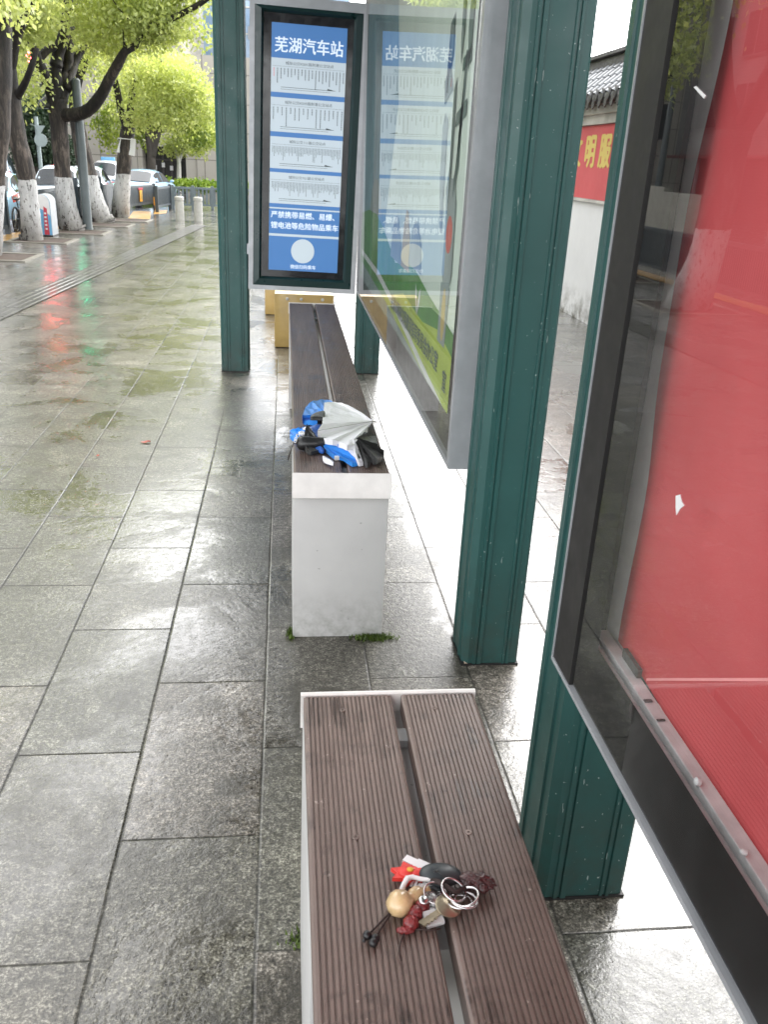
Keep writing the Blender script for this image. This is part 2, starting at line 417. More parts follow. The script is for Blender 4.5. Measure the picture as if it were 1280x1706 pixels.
# screen and poster
def screen(name, col, e=0.35):
    b = NB(name); b.setc(col); b.setc(col, 'Emission Color'); b.set(Emission_Strength=e, Roughness=0.4); return b.m
M['scr_blue'] = screen('lit_blue_panel', (0.050, 0.15, 0.36), 0.11)
M['scr_white'] = screen('lit_white_panel', (0.42, 0.48, 0.53), 0.11)
M['scr_light'] = screen('lit_pale_lettering', (0.55, 0.62, 0.70), 0.14)
M['scr_ink'] = screen('screen_ink', (0.035, 0.05, 0.055), 0.0)
M['scr_red'] = screen('screen_red_ink', (0.55, 0.15, 0.18), 0.1)
M['bezel'] = simple('black_bezel', (0.008, 0.009, 0.012), 0.12, var=0.1)
M['p_mint'] = simple('poster_mint', (0.70, 0.80, 0.70), 0.6, var=0.10, nscale=1.5)
M['p_green'] = simple('poster_green', (0.10, 0.30, 0.055), 0.6, var=0.2, nscale=4)
M['p_lime'] = simple('poster_lime', (0.46, 0.58, 0.08), 0.6, var=0.15, nscale=4)
M['p_dark'] = simple('poster_ink', (0.10, 0.16, 0.13), 0.6, var=0.2)
M['p_grey'] = simple('poster_grey_wash', (0.30, 0.36, 0.34), 0.6, var=0.2, nscale=6)
M['p_white'] = simple('poster_white_wash', (0.74, 0.77, 0.74), 0.6, var=0.1)
M['p_red'] = simple('poster_red', (0.60, 0.12, 0.08), 0.6)
M['p_teal'] = simple('poster_teal', (0.22, 0.36, 0.40), 0.6, var=0.2, nscale=3)
M['p_gold'] = simple('poster_ochre', (0.55, 0.42, 0.14), 0.6, var=0.1)
# small things
def cloth(name, col, rough=0.45):
    b = NB(name)
    mp = b.noise(900, 1)
    nz = b.noise(22, 4, 0.6, dist=0.6)
    b.setc(b.ramp(b.noise(9, 3), [(0.3, tuple(c * 0.85 for c in col)), (0.7, col)]))
    b.set(Roughness=rough, Normal=b.bump(nz, 0.5, 0.012), Sheen_Weight=0.15)
    return b.m
M['u_white'] = cloth('white_nylon', (0.93, 0.92, 0.96))
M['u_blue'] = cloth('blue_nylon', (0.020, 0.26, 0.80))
M['u_blue_shade'] = cloth('shaded_blue_nylon', (0.012, 0.10, 0.42))  # darker copy of the blue nylon, shade of the fold painted in
M['u_black'] = cloth('black_nylon', (0.016, 0.017, 0.016), 0.4)
M['plastic_black'] = simple('black_plastic', (0.014, 0.014, 0.015), 0.35, var=0.1)
M['fob'] = simple('charcoal_fob', (0.030, 0.038, 0.042), 0.4, var=0.2, nscale=40)
M['gourd'] = simple('varnished_gourd', (0.58, 0.42, 0.22), 0.3, var=0.35, nscale=45, wet=0.6)
M['bead_red'] = simple('dark_red_carving', (0.24, 0.018, 0.020), 0.3, var=0.45, nscale=160, bump=0.9, bscale=240, wet=0.5)
M['walnut'] = simple('carved_walnut', (0.060, 0.012, 0.012), 0.32, var=0.6, nscale=160, bump=1.0, bscale=200, wet=0.5)
M['brass'] = simple('worn_brass', (0.42, 0.36, 0.26), 0.35, 0.9, var=0.15, nscale=60)
M['flower_red'] = simple('red_rubber_charm', (0.72, 0.05, 0.04), 0.45, var=0.15, nscale=60)
M['flower_yellow'] = simple('yellow_dot', (0.80, 0.45, 0.05), 0.5)
M['petal'] = simple('fallen_red_petal', (0.55, 0.08, 0.04), 0.5, var=0.2, nscale=40)
M['dry_leaf'] = simple('pale_dry_leaf', (0.62, 0.48, 0.36), 0.6, var=0.2, nscale=60)
M['cord'] = simple('dark_cord', (0.03, 0.016, 0.014), 0.7)
M['screw'] = simple('dull_screw_head', (0.20, 0.155, 0.135), 0.4, 0.4)
M['roof_under'] = simple('canopy_soffit', (0.30, 0.33, 0.33), 0.5, var=0.1)
def lamp(name, col, s):
    b = NB(name); b.setc(col); b.setc(col, 'Emission Color'); b.set(Emission_Strength=s); return b.m
M['lamp_red'] = lamp('red_signal_lens', (1.0, 0.05, 0.07), 10)
M['lamp_green'] = lamp('green_signal_lens', (0.02, 1.0, 0.48), 14)

# ------------------------------------------------------------------ mesh helpers
class MB:
    def __init__(s): s.v = []; s.f = []; s.mi = []; s.cur = 0
    def face(s, pts):
        n = len(s.v); s.v += [tuple(p) for p in pts]; s.f.append(tuple(range(n, n + len(pts)))); s.mi.append(s.cur); return s
    def add(s, v, f):
        n = len(s.v); s.v += [tuple(p) for p in v]
        s.f += [tuple(i + n for i in q) for q in f]; s.mi += [s.cur] * len(f); return s
    def box(s, x0, x1, y0, y1, z0, z1, bev=0.0):
        if bev <= 0:
            v = [(x0, y0, z0), (x1, y0, z0), (x1, y1, z0), (x0, y1, z0), (x0, y0, z1), (x1, y0, z1), (x1, y1, z1), (x0, y1, z1)]
            return s.add(v, [(0, 3, 2, 1), (4, 5, 6, 7), (0, 1, 5, 4), (1, 2, 6, 5), (2, 3, 7, 6), (3, 0, 4, 7)])
        bm = bmesh.new(); bmesh.ops.create_cube(bm, size=1)
        for q in bm.verts: q.co = Vector(((x0 + x1) / 2 + q.co.x * (x1 - x0), (y0 + y1) / 2 + q.co.y * (y1 - y0), (z0 + z1) / 2 + q.co.z * (z1 - z0)))
        bmesh.ops.bevel(bm, geom=bm.edges[:], offset=bev, segments=2, affect='EDGES', profile=0.6)
        return s.bm(bm)
    def bm(s, bm):
        bm.verts.index_update()
        s.add([v.co[:] for v in bm.verts], [[v.index for v in f.verts] for f in bm.faces]); bm.free(); return s
    def prism(s, poly, axis, a, b_):
        # poly: 2D loop; axis 'x','y','z' extruded from a to b_
        def P(p, t): return {'x': (t, p[0], p[1]), 'y': (p[0], t, p[1]), 'z': (p[0], p[1], t)}[axis]
        n = len(poly); v = [P(p, a) for p in poly] + [P(p, b_) for p in poly]
        f = [tuple(range(n))[::-1], tuple(range(n, 2 * n))] + [(i, (i + 1) % n, n + (i + 1) % n, n + i) for i in range(n)]
        return s.add(v, f)
    def tube(s, pts, rad, n=10, cap=True, closed=False):
        pts = [Vector(p) for p in pts]
        if not hasattr(rad, '__len__'): rad = [rad] * len(pts)
        k = len(pts); v = []; f = []
        up = Vector((0.13, 0.31, 0.94))
        for i, p in enumerate(pts):
            if closed: t = pts[(i + 1) % k] - pts[i - 1]
            else: t = pts[min(i + 1, k - 1)] - pts[max(i - 1, 0)]
            t.normalize()
            a = t.cross(up)
            if a.length < 0.05: a = t.cross(Vector((1, 0, 0)))
            a.normalize(); b_ = t.cross(a)
            for j in range(n):
                th = 2 * math.pi * j / n
                v.append(p + (a * math.cos(th) + b_ * math.sin(th)) * rad[i])
        rng_ = range(k) if closed else range(k - 1)
        for i in rng_:
            i2 = (i + 1) % k
            for j in range(n):
                f.append((i * n + j, i * n + (j + 1) % n, i2 * n + (j + 1) % n, i2 * n + j))
        if cap and not closed:
            f.append(tuple(range(n))[::-1]); f.append(tuple(range((k - 1) * n, k * n)))
        return s.add(v, f)
    def lathe(s, c, prof, n=24, ax=None):
        v = []; f = []; k = len(prof)
        ax = Vector(ax or (0, 0, 1)).normalized()
        a = ax.orthogonal().normalized(); b_ = ax.cross(a); c = Vector(c)
        for r, h in prof:
            for j in range(n):
                th = 2 * math.pi * j / n
                v.append(c + ax * h + (a * math.cos(th) + b_ * math.sin(th)) * r)
        for i in range(k - 1):
            for j in range(n): f.append((i * n + j, i * n + (j + 1) % n, (i + 1) * n + (j + 1) % n, (i + 1) * n + j))
        f.append(tuple(range(n))[::-1]); f.append(tuple(range((k - 1) * n, k * n)))
        return s.add(v, f)
    def torus(s, c, R_, r, normal, n=28, m_=8):
        nv = Vector(normal).normalized(); a = nv.orthogonal().normalized(); b_ = nv.cross(a); c = Vector(c)
        return s.tube([c + (a * math.cos(2 * math.pi * i / n) + b_ * math.sin(2 * math.pi * i / n)) * R_ for i in range(n)], r, m_, closed=True)
    def ball(s, c, sx, sy=None, sz=None, rot=None, lump=0.0, seg=3):
        bm = bmesh.new(); bmesh.ops.create_icosphere(bm, subdivisions=seg, radius=1)
        M_ = Matrix.Rotation(rot, 3, 'Z') if rot else Matrix.Identity(3)
        for q in bm.verts:
            k = 1 + lump * (math.sin(q.co.x * 9 + q.co.y * 4) * math.cos(q.co.z * 8 + q.co.y * 6))
            q.co = Vector(c) + M_ @ Vector((q.co.x * sx * k, q.co.y * (sy or sx) * k, q.co.z * (sz or sx) * k))
        return s.bm(bm)
    def build(s, name, mats, parent=None, smooth=False, flat=False):
        me = bpy.data.meshes.new(name)
        off = Vector((0, 0, 0)); p = parent
        while p is not None: off += p.location; p = p.parent
        v = [(x - off.x, y - off.y, z - off.z) for x, y, z in s.v]
        me.from_pydata(v, [], s.f)
        for mt in (mats if isinstance(mats, (list, tuple)) else [mats]): me.materials.append(M[mt] if isinstance(mt, str) else mt)
        if len(me.materials) > 1: me.polygons.foreach_set('material_index', s.mi)
        if not flat:
            bm = bmesh.new(); bm.from_mesh(me); bmesh.ops.recalc_face_normals(bm, faces=bm.faces); bm.to_mesh(me); bm.free()
        if smooth:
            me.polygons.foreach_set('use_smooth', [True] * len(me.polygons))
            if smooth != 'all': me.set_sharp_from_angle(angle=R(40))
        me.update()
        o = bpy.data.objects.new(name, me); COL.objects.link(o); o.parent = parent
        return o
def thing(name, label, cat, loc, group=None):
    o = bpy.data.objects.new(name, None); COL.objects.link(o); o.location = loc
    o.empty_display_size = 0.1
    o['label'] = label; o['category'] = cat
    if group: o['group'] = group
    return o
def tag(o, label, cat, group=None):
    o['label'] = label; o['category'] = cat
    if group: o['group'] = group
    return o
def struct(o, kind='structure'): o['kind'] = kind; return o
def dup(root, loc, label, group=None):
    r = root.copy(); COL.objects.link(r); r.location = loc; r['label'] = label
    if group: r['group'] = group
    for ch in list(root.children):
        c = ch.copy(); COL.objects.link(c); c.parent = r
        for g in list(ch.children):
            d = g.copy(); COL.objects.link(d); d.parent = c
    return r
def text_mesh(body, size, offset=0.0, align='LEFT', xs=1.0):
    c = bpy.data.curves.new('lettering', 'FONT'); c.body = body; c.size = size; c.offset = offset; c.align_x = align
    c.resolution_u = 2
    o = bpy.data.objects.new('lettering', c); COL.objects.link(o)
    me = bpy.data.meshes.new_from_object(o.evaluated_get(bpy.context.evaluated_depsgraph_get()))
    bpy.data.objects.remove(o); bpy.data.curves.remove(c)
    v = np.zeros(len(me.vertices) * 3); me.vertices.foreach_get('co', v); v = v.reshape(-1, 3); v[:, 0] *= xs
    f = [tuple(p.vertices) for p in me.polygons]
    bpy.data.meshes.remove(me)
    return v, f
def place_text(mb, body, size, origin, ex, ez, offset=0.0, align='LEFT', xs=1.0):
    v, f = text_mesh(body, size, 0.0, align, xs)
    bold(mb, v, f, origin, ex, ez, offset)
def bold(mb, v, f, origin, ex, ez, off):
    # heavier strokes: the same outline stacked a hair apart
    o = Vector(origin); ex = Vector(ex); ez = Vector(ez); n = ex.cross(ez)
    for k, (a, b) in enumerate(((0, 0), (1, 0), (-1, 0), (0, .6), (0, -.6)) if off > 0 else ((0, 0),)):
        mb.add([o + ex * (p[0] + a * off) + ez * (p[1] + b * off) + n * (k * 0.00012) for p in v], f)

# ------------------------------------------------------------------ setting: ground
mb = MB(); mb.face([(-400, -400, -0.06), (400, -400, -0.06), (400, 900, -0.06), (-400, 900, -0.06)])
struct(mb.build('road', 'asphalt'))
mb = MB(); mb.prism([(-4.45, -30), (6.0, -30), (6.0, 27), (-1.5, 27), (-3.2, 21.6), (-3.75, 18), (-4.15, 13)], 'z', -0.4, 0.0)
struct(mb.build('pavement', 'paving'))
# tactile guide strip with raised bars
def lerp(a, b, t): return a + (b - a) * t
mb = MB()
A, B = Vector((-2.55, 4.0, 0)), Vector((-1.62, 17.2, 0))
d = (B - A).normalized(); nrm = Vector((d.y, -d.x, 0))
for k in range(30):
    a = A + (B - A) * (k / 30); b = A + (B - A) * ((k + 1) / 30) - d * 0.004
    mb.face([a - nrm * 0.14 + Vector((0, 0, .004)), a + nrm * 0.14 + Vector((0, 0, .004)), b + nrm * 0.14 + Vector((0, 0, .004)), b - nrm * 0.14 + Vector((0, 0, .004))])
    for q in range(4):
        o_ = nrm * (-0.105 + q * 0.07)
        for sgn in (0,):
            p0, p1 = a + o_ + d * 0.004, b + o_ - d * 0.004
            w2 = nrm * 0.016; h1 = Vector((0, 0, .0045)); h2 = Vector((0, 0, .008))
            mb.add([p0 - w2 + h1, p0 + w2 + h1, p1 + w2 + h1, p1 - w2 + h1, p0 - w2 * .6 + h2, p0 + w2 * .6 + h2, p1 + w2 * .6 + h2, p1 - w2 * .6 + h2],
                   [(4, 5, 6, 7), (0, 1, 5, 4), (1, 2, 6, 5), (2, 3, 7, 6), (3, 0, 4, 7)])
struct(mb.build('tactile_paving', 'tactile', flat=True))
# painted kerb strip
mb = MB()
pl = [(-4.28, 4), (-4.22, 9), (-4.10, 12.2), (-4.02, 14.4)]
for (a, b) in zip(pl[:-1], pl[1:]):
    mb.face([(a[0] - .12, a[1], .004), (a[0] + .16, a[1], .004), (b[0] + .16, b[1], .004), (b[0] - .12, b[1], .004)])
for qs in ([(212, 366), (250, 366), (252, 352), (222, 352)], [(256, 357), (277, 356), (279, 350), (258, 350)], [(88, 383), (101, 383), (102, 372), (90, 371)]):
    mb.face([gnd(*q, z=.004) for q in qs])
struct(mb.build('kerb', 'kerb_yellow'))

# ------------------------------------------------------------------ benches
def bench(name, label, x0, x1, yn, yf, end_near, end_far, seed):
    t = thing(name, label, 'bench', ((x0 + x1) / 2, (yn + yf) / 2, 0), 'benches under the bus shelters')
    ztop = 0.504; th = 0.03
    gap = 0.0165; gx = x0 + 0.137 * (x1 - x0) / 0.27
    xa = (x0 + 0.004, gx); xb = (gx + gap, x1 - 0.004)
    for (a, b) in (xa, xb):
        n = int((b - a) / 0.0066); prof = [(a, ztop - th), (a, ztop - 0.002)]
        p = (b - a - 0.006) / n
        for i in range(n):
            s0 = a + 0.003 + i * p
            prof += [(s0, ztop - (0.0 if i else 0.0005)), (s0 + p * 0.58, ztop), (s0 + p * 0.66, ztop - 0.0020), (s0 + p * 0.93, ztop - 0.0020)]
        prof += [(b - 0.002, ztop), (b, ztop - 0.002), (b, ztop - th)]
        L = MB(); ys = [yn + 0.008, yf - 0.008]
        m_ = len(prof); v = []
        for y in ys: v += [(q[0], y, q[1]) for q in prof]
        f = [(i, (i + 1) % m_, m_ + (i + 1) % m_, m_ + i) for i in range(m_)] + [tuple(range(m_))[::-1], tuple(range(m_, 2 * m_))]
        L.add(v, f)
        pk = L.build('plank', 'plank', t)
        for y in (yn + 0.045, yf - 0.045, yn + 0.31, yf - 0.31):
            sc = MB(); sc.lathe(((a + b) / 2 - 0.01, y, ztop - 0.0015), [(0.005, 0), (0.005, 0.0016), (0.0042, 0.0024), (0.0018, 0.0024), (0.0015, 0.001)], 14)
            sc.build('screw_head', 'screw', pk)
    # pedestal boxes at both ends and the beam
    for (a, b) in ((yn, yn + 0.455), (yf - 0.455, yf)):
        L = MB(); L.box(x0 + 0.003, x1 - 0.003, a + 0.002, b - 0.002, 0.0, ztop - th - 0.002, 0.004)
        L.build('pedestal', 'pedestal', t, True)
        L = MB(); L.box(x0 + 0.02, x1 - 0.02, a + 0.07, a + 0.1, ztop - th - 0.001, ztop - th + 0.012); L.build('batten', 'grey_steel', t)
        L = MB(); L.box(x0 + 0.02, x1 - 0.02, b - 0.1, b - 0.07, ztop - th - 0.001, ztop - th + 0.012)
        L.build('batten', 'grey_steel', t)
    for xx in (x0 + 0.03, x1 - 0.07):
        L = MB(); L.box(xx, xx + 0.04, yn + 0.456, yf - 0.456, ztop - th - 0.05, ztop - th - 0.001); L.build('side_beam', 'grey_steel', t)
    # steel lips along both ends, leaning outwards
    for e, s in ((yn, -1), (yf, 1)):
        L = MB()
        prof = [(e, ztop - 0.034), (e + s * 0.016, ztop - 0.066), (e + s * 0.013, ztop - 0.068), (e - s * 0.004, ztop - 0.05), (e - s * 0.006, ztop + 0.0015), (e - s * 0.001, ztop + 0.003), (e + s * 0.003, ztop + 0.001)]
        if s > 0: prof = [(e - 0.006, ztop - 0.06), (e - 0.006, ztop + 0.001), (e - 0.003, ztop + 0.003), (e + 0.002, ztop + 0.002), (e + 0.004, ztop - 0.002), (e + 0.004, ztop - 0.06)]
        else: prof = [(e - 0.001, ztop + 0.003), (e + 0.006, ztop + 0.001), (e + 0.006, ztop - 0.05), (e - 0.012, ztop - 0.066), (e - 0.015, ztop - 0.064), (e - 0.006, ztop - 0.004)]
        L.prism(prof, 'x', x0 - 0.0005, x1 + 0.0005)
        L.build('end_lip', 'lip_bright', t, True)
    return t
bench('slatted_bench', 'brown slatted bench in the foreground with a bunch of keys lying on it', 0.026, 0.305, -1.75, 1.129, True, True, 1)
bench('slatted_bench', 'brown slatted bench farther along with a blue and white umbrella lying on it', 0.020, 0.286, 2.139, 5.013, True, True, 2)

# ------------------------------------------------------------------ shelters
def pillar(parent, x0, x1, y0, y1, h, seed=0):
    W_, D_ = x1 - x0, y1 - y0
    P = []
    def side(p0, p1, nrm, ridges, L):
        d = Vector(p1) - Vector(p0); ln = d.length; d.normalize(); n_ = Vector(nrm)
        out = []
        for (a, wd) in ridges:
            s = a * ln
            out += [Vector(p0) + d * (s - 0.0015), Vector(p0) + d * s + n_ * 0.004, Vector(p0) + d * (s + wd) + n_ * 0.004, Vector(p0) + d * (s + wd + 0.0015)]
        return out
    c = 0.016
    rid = [(0.10, .007), (0.19, .010), (0.72, .005), (0.80, .006)]
    ridl = [(0.18, .006), (0.74, .006)]
    pts = []
    pts += [Vector((x0 + c, y0))] + side((x0 + c, y0), (x1 - 0.006, y0), (0, -1), rid, W_) + [Vector((x1 - 0.006, y0))]
    pts += [Vector((x1, y0 + 0.006))] + side((x1, y0 + .006), (x1, y1 - .006), (1, 0), ridl, D_) + [Vector((x1, y1 - 0.006))]
    pts += [Vector((x1 - 0.006, y1))] + side((x1 - .006, y1), (x0 + .006, y1), (0, 1), ridl, W_) + [Vector((x0 + 0.006, y1))]
    pts += [Vector((x0, y1 - 0.006))] + side((x0, y1 - .006), (x0, y0 + c), (-1, 0), ridl, D_) + [Vector((x0, y0 + c))]
    mb = MB(); mb.prism([(p.x, p.y) for p in pts], 'z', 0.006, h)
    o = mb.build('pillar', 'green', parent)
    mb = MB(); mb.box(x0 - 0.003, x1 + 0.003, y0 - 0.003, y1 + 0.003, 0.0, 0.0055)
    mb.build('base_plate', 'black_matte', o)
    return o
def shelter(label, pil, roof, parent_loc):
    t = thing('bus_shelter', label, 'bus shelter', parent_loc, 'bus shelters along the pavement')
    for p in pil: pillar(t, *p)
    x0, x1, y0, y1 = roof
    mb = MB(); mb.prism([(x0, 2.60), (x1, 2.60), (x1, 2.68), ((x0 + x1) / 2, 2.84), (x0, 2.70)], 'y', y0, y1)
    r = mb.build('roof', 'roof_under', t)
    for x in np.linspace(x0 + .12, x1 - .12, 5):
        mb = MB(); mb.box(x - .02, x + .02, y0 + .03, y1 - .03, 2.555, 2.598); mb.build('roof_purlin', 'green_frame', r)
    mb = MB(); mb.box(x0 - .03, x0 - .002, y0, y1, 2.56, 2.74); mb.build('fascia', 'green_frame', r)
    mb = MB(); mb.box(x1 + .002, x1 + .03, y0, y1, 2.56, 2.72)
    mb.build('fascia', 'green_frame', r)
    return t
shA = shelter('green bus shelter on fluted pillars carrying the lit blue route board',
              [(0.4906, 0.647, 1.978, 2.127, 2.56), (0.4550, 0.605, 5.420, 5.570, 2.56), (-0.3995, -0.2285, 5.406, 5.556, 2.56)],
              (-0.62, 0.80, 1.62, 5.95), (0.2, 3.7, 0))
shB = shelter('green bus shelter whose thick pillar stands beside the large red display case',
              [(0.478, 0.647, 1.166, 1.322, 2.56), (0.4906, 0.647, -2.10, -1.95, 2.56)],
              (-0.62, 0.80, -2.4, 1.52), (0.2, -0.4, 0))

# ------------------------------------------------------------------ route board
def route_board():
    yb = 5.372
    t = thing('route_board', 'lit blue and white bus route board in a dark green frame between two pillars', 'information board', (0.10, yb, 0.52))
    t.rotation_euler = (0, R(1.1), 0)
    ox0, ox1, oz0, oz1 = -0.224, 0.428, 0.522, 2.085
    mb = MB()
    mb.box(ox0, ox0 + .028, yb - .018, yb + .095, oz0, oz1); mb.box(ox1 - .028, ox1, yb - .018, yb + .095, oz0, oz1)
    mb.box(ox0 + .028, ox1 - .028, yb - .018, yb + .095, oz0, oz0 + .026); mb.box(ox0 + .028, ox1 - .028, yb - .018, yb + .095, oz1 - .05, oz1)
    mb.build('outer_frame', 'alu', t)
    ix0, ix1, iz0, iz1 = ox0 + .028, ox1 - .028, oz0 + .026, oz1 - .05
    fx0, fx1, fz0, fz1 = -0.148, 0.350, 0.600, 2.005
    mb = MB()
    def ring(mb, a, b, ya, yb_):
        (x0, x1, z0, z1), (u0, u1, w0, w1) = a, b
        o = [(x0, ya, z0), (x1, ya, z0), (x1, ya, z1), (x0, ya, z1)]; i = [(u0, yb_, w0), (u1, yb_, w0), (u1, yb_, w1), (u0, yb_, w1)]
        mb.add(o + i, [(0, 1, 5, 4), (1, 2, 6, 5), (2, 3, 7, 6), (3, 0, 4, 7)])
    ring(mb, (ix0, ix1, iz0, iz1), (fx0 - .012, fx1 + .012, fz0 - .012, fz1 + .012), yb - .016, yb - .022)
    ring(mb, (fx0 - .012, fx1 + .012, fz0 - .012, fz1 + .012), (fx0, fx1, fz0, fz1), yb - .022, yb - .004)
    mb.build('inner_frame', 'green_frame', t)
    mb = MB(); mb.box(ix0, ix1, yb + .002, yb + .08, iz0, iz1)
    mb.build('bezel', 'bezel', t)
    sx0, sx1, sz0, sz1 = -0.104, 0.314, 0.640, 1.958
    ys = yb - 0.001
    def rect(mb, x0, x1, z0, z1, dy=0.0): mb.face([(x0, ys - dy, z0), (x1, ys - dy, z0), (x1, ys - dy, z1), (x0, ys - dy, z1)])
    mb = MB(); mb.cur = 0; rect(mb, sx0, sx1, sz0, sz1)
    scr = mb.build('screen', 'scr_blue', t)
    white = [(1.614, 1.786), (1.410, 1.588), (1.214, 1.384), (1.022, 1.193)]
    mb = MB()
    for z0, z1 in white: rect(mb, sx0, sx1, z0, z1, .001)
    rect(mb, sx0, sx1, 0.992, 1.000, .001); rect(mb, sx0, sx1, 0.838, 0.852, .001)
    mb.build('timetable_panels', 'scr_white', scr)
    # lettering
    ex, ez = (1, 0, 0), (0, 0, 1)
    mb = MB()
    place_text(mb, '芜湖汽车站', 0.082, (0.105, ys - .0015, 1.822), ex, ez, 0.0016, 'CENTER', 0.94)
    place_text(mb, '严禁携带易燃、易爆、', 0.0405, (-0.094, ys - .0015, 0.945), ex, ez, 0.0010, xs=1.0)
    place_text(mb, '锂电池等危险物品乘车', 0.0405, (-0.094, ys - .0015, 0.885), ex, ez, 0.0010)
    place_text(mb, '微信扫码乘车', 0.026, (0.105, ys - .0015, 0.655), ex, ez, 0.0004, 'CENTER')
    mb.build('lettering', 'scr_light', scr)
    mb = MB()
    mb.add([(0.100 + .070 * math.cos(2 * math.pi * i / 40), ys - .0015, 0.757 + .070 * math.sin(2 * math.pi * i / 40)) for i in range(40)], [tuple(range(40))])
    mb.build('roundel', 'scr_white', scr)
    heads = ['城际公交K501路荆港公交站点', '城际公交K505路荆港公交站点', '城际公交111路公交站点', '城际公交101路公交站点']
    mb = MB(); r_ = random.Random(3)
    for (z0, z1), hd in zip(white, heads):
        mb.cur = 0
        v, f = text_mesh(hd, 0.0185)
        wd = v[:, 0].max(); target = 0.27 if len(hd) > 14 else 0.21
        x_s = 0.110 - target / 2
        mb.add([(x_s + p[0] * target / wd, ys - .0016, z1 - 0.030 + p[1]) for p in v], f)
        rect(mb, sx0 + .008, sx1 - .008, z1 - 0.0405, z1 - 0.0395, .0016)
        # columns of stop names, far too small to read: small stroke marks
        dense = len(hd) < 15
        n = 46 if dense else (21 if '501' in hd else 17)
        ch = 0.0062 if dense else 0.0098
        for i in range(n):
            x = sx0 + .012 + (sx1 - sx0 - .028) * i / (n - 1)
            k = r_.choice([4, 4, 5, 5, 6, 7, 8, 9]) if not dense else r_.choice([5, 5, 5, 6, 7, 7, 8, 11])
            if not dense: k = r_.choice([3, 4, 4, 5, 5, 6, 7, 9])
            mb.cur = 1 if (i == 0 and '501' in hd) else 0
            for j in range(k):
                zc = z1 - 0.050 - j * ch * 1.13
                wd_ = ch * 0.80
                for q in range(3):
                    zz = zc - q * ch * 0.33
                    xo = r_.uniform(0, .2) * wd_
                    rect(mb, x + xo, x + wd_ - r_.uniform(0, .2) * wd_, zz - ch * .17, zz, .0016)
                xv = x + r_.uniform(.25, .6) * wd_
                rect(mb, xv, xv + ch * .18, zc - ch * .8, zc, .0017)
        mb.cur = 0
        xa, xb = sx0 + .055, sx1 - .055; za = z0 + .026
        rect(mb, xa, xb, za, za + .0022, .0016)
        mb.face([(xb - .045, ys - .0017, za + .010), (xb - .045, ys - .0017, za), (xb + .004, ys - .0017, za)])
        rect(mb, xa, xb - .03, za - .010, za - .0085, .0016)
    mb.build('small_print', ['scr_ink', 'scr_red'], scr)
    # mounting tabs to the pillar
    for z in (0.75, 1.9):
        mb = MB(); mb.box(-0.235, -0.2245, yb + .03, yb + .07, z - .03, z + .03); mb.build('bracket', 'alu', t)
    return t
route_board()

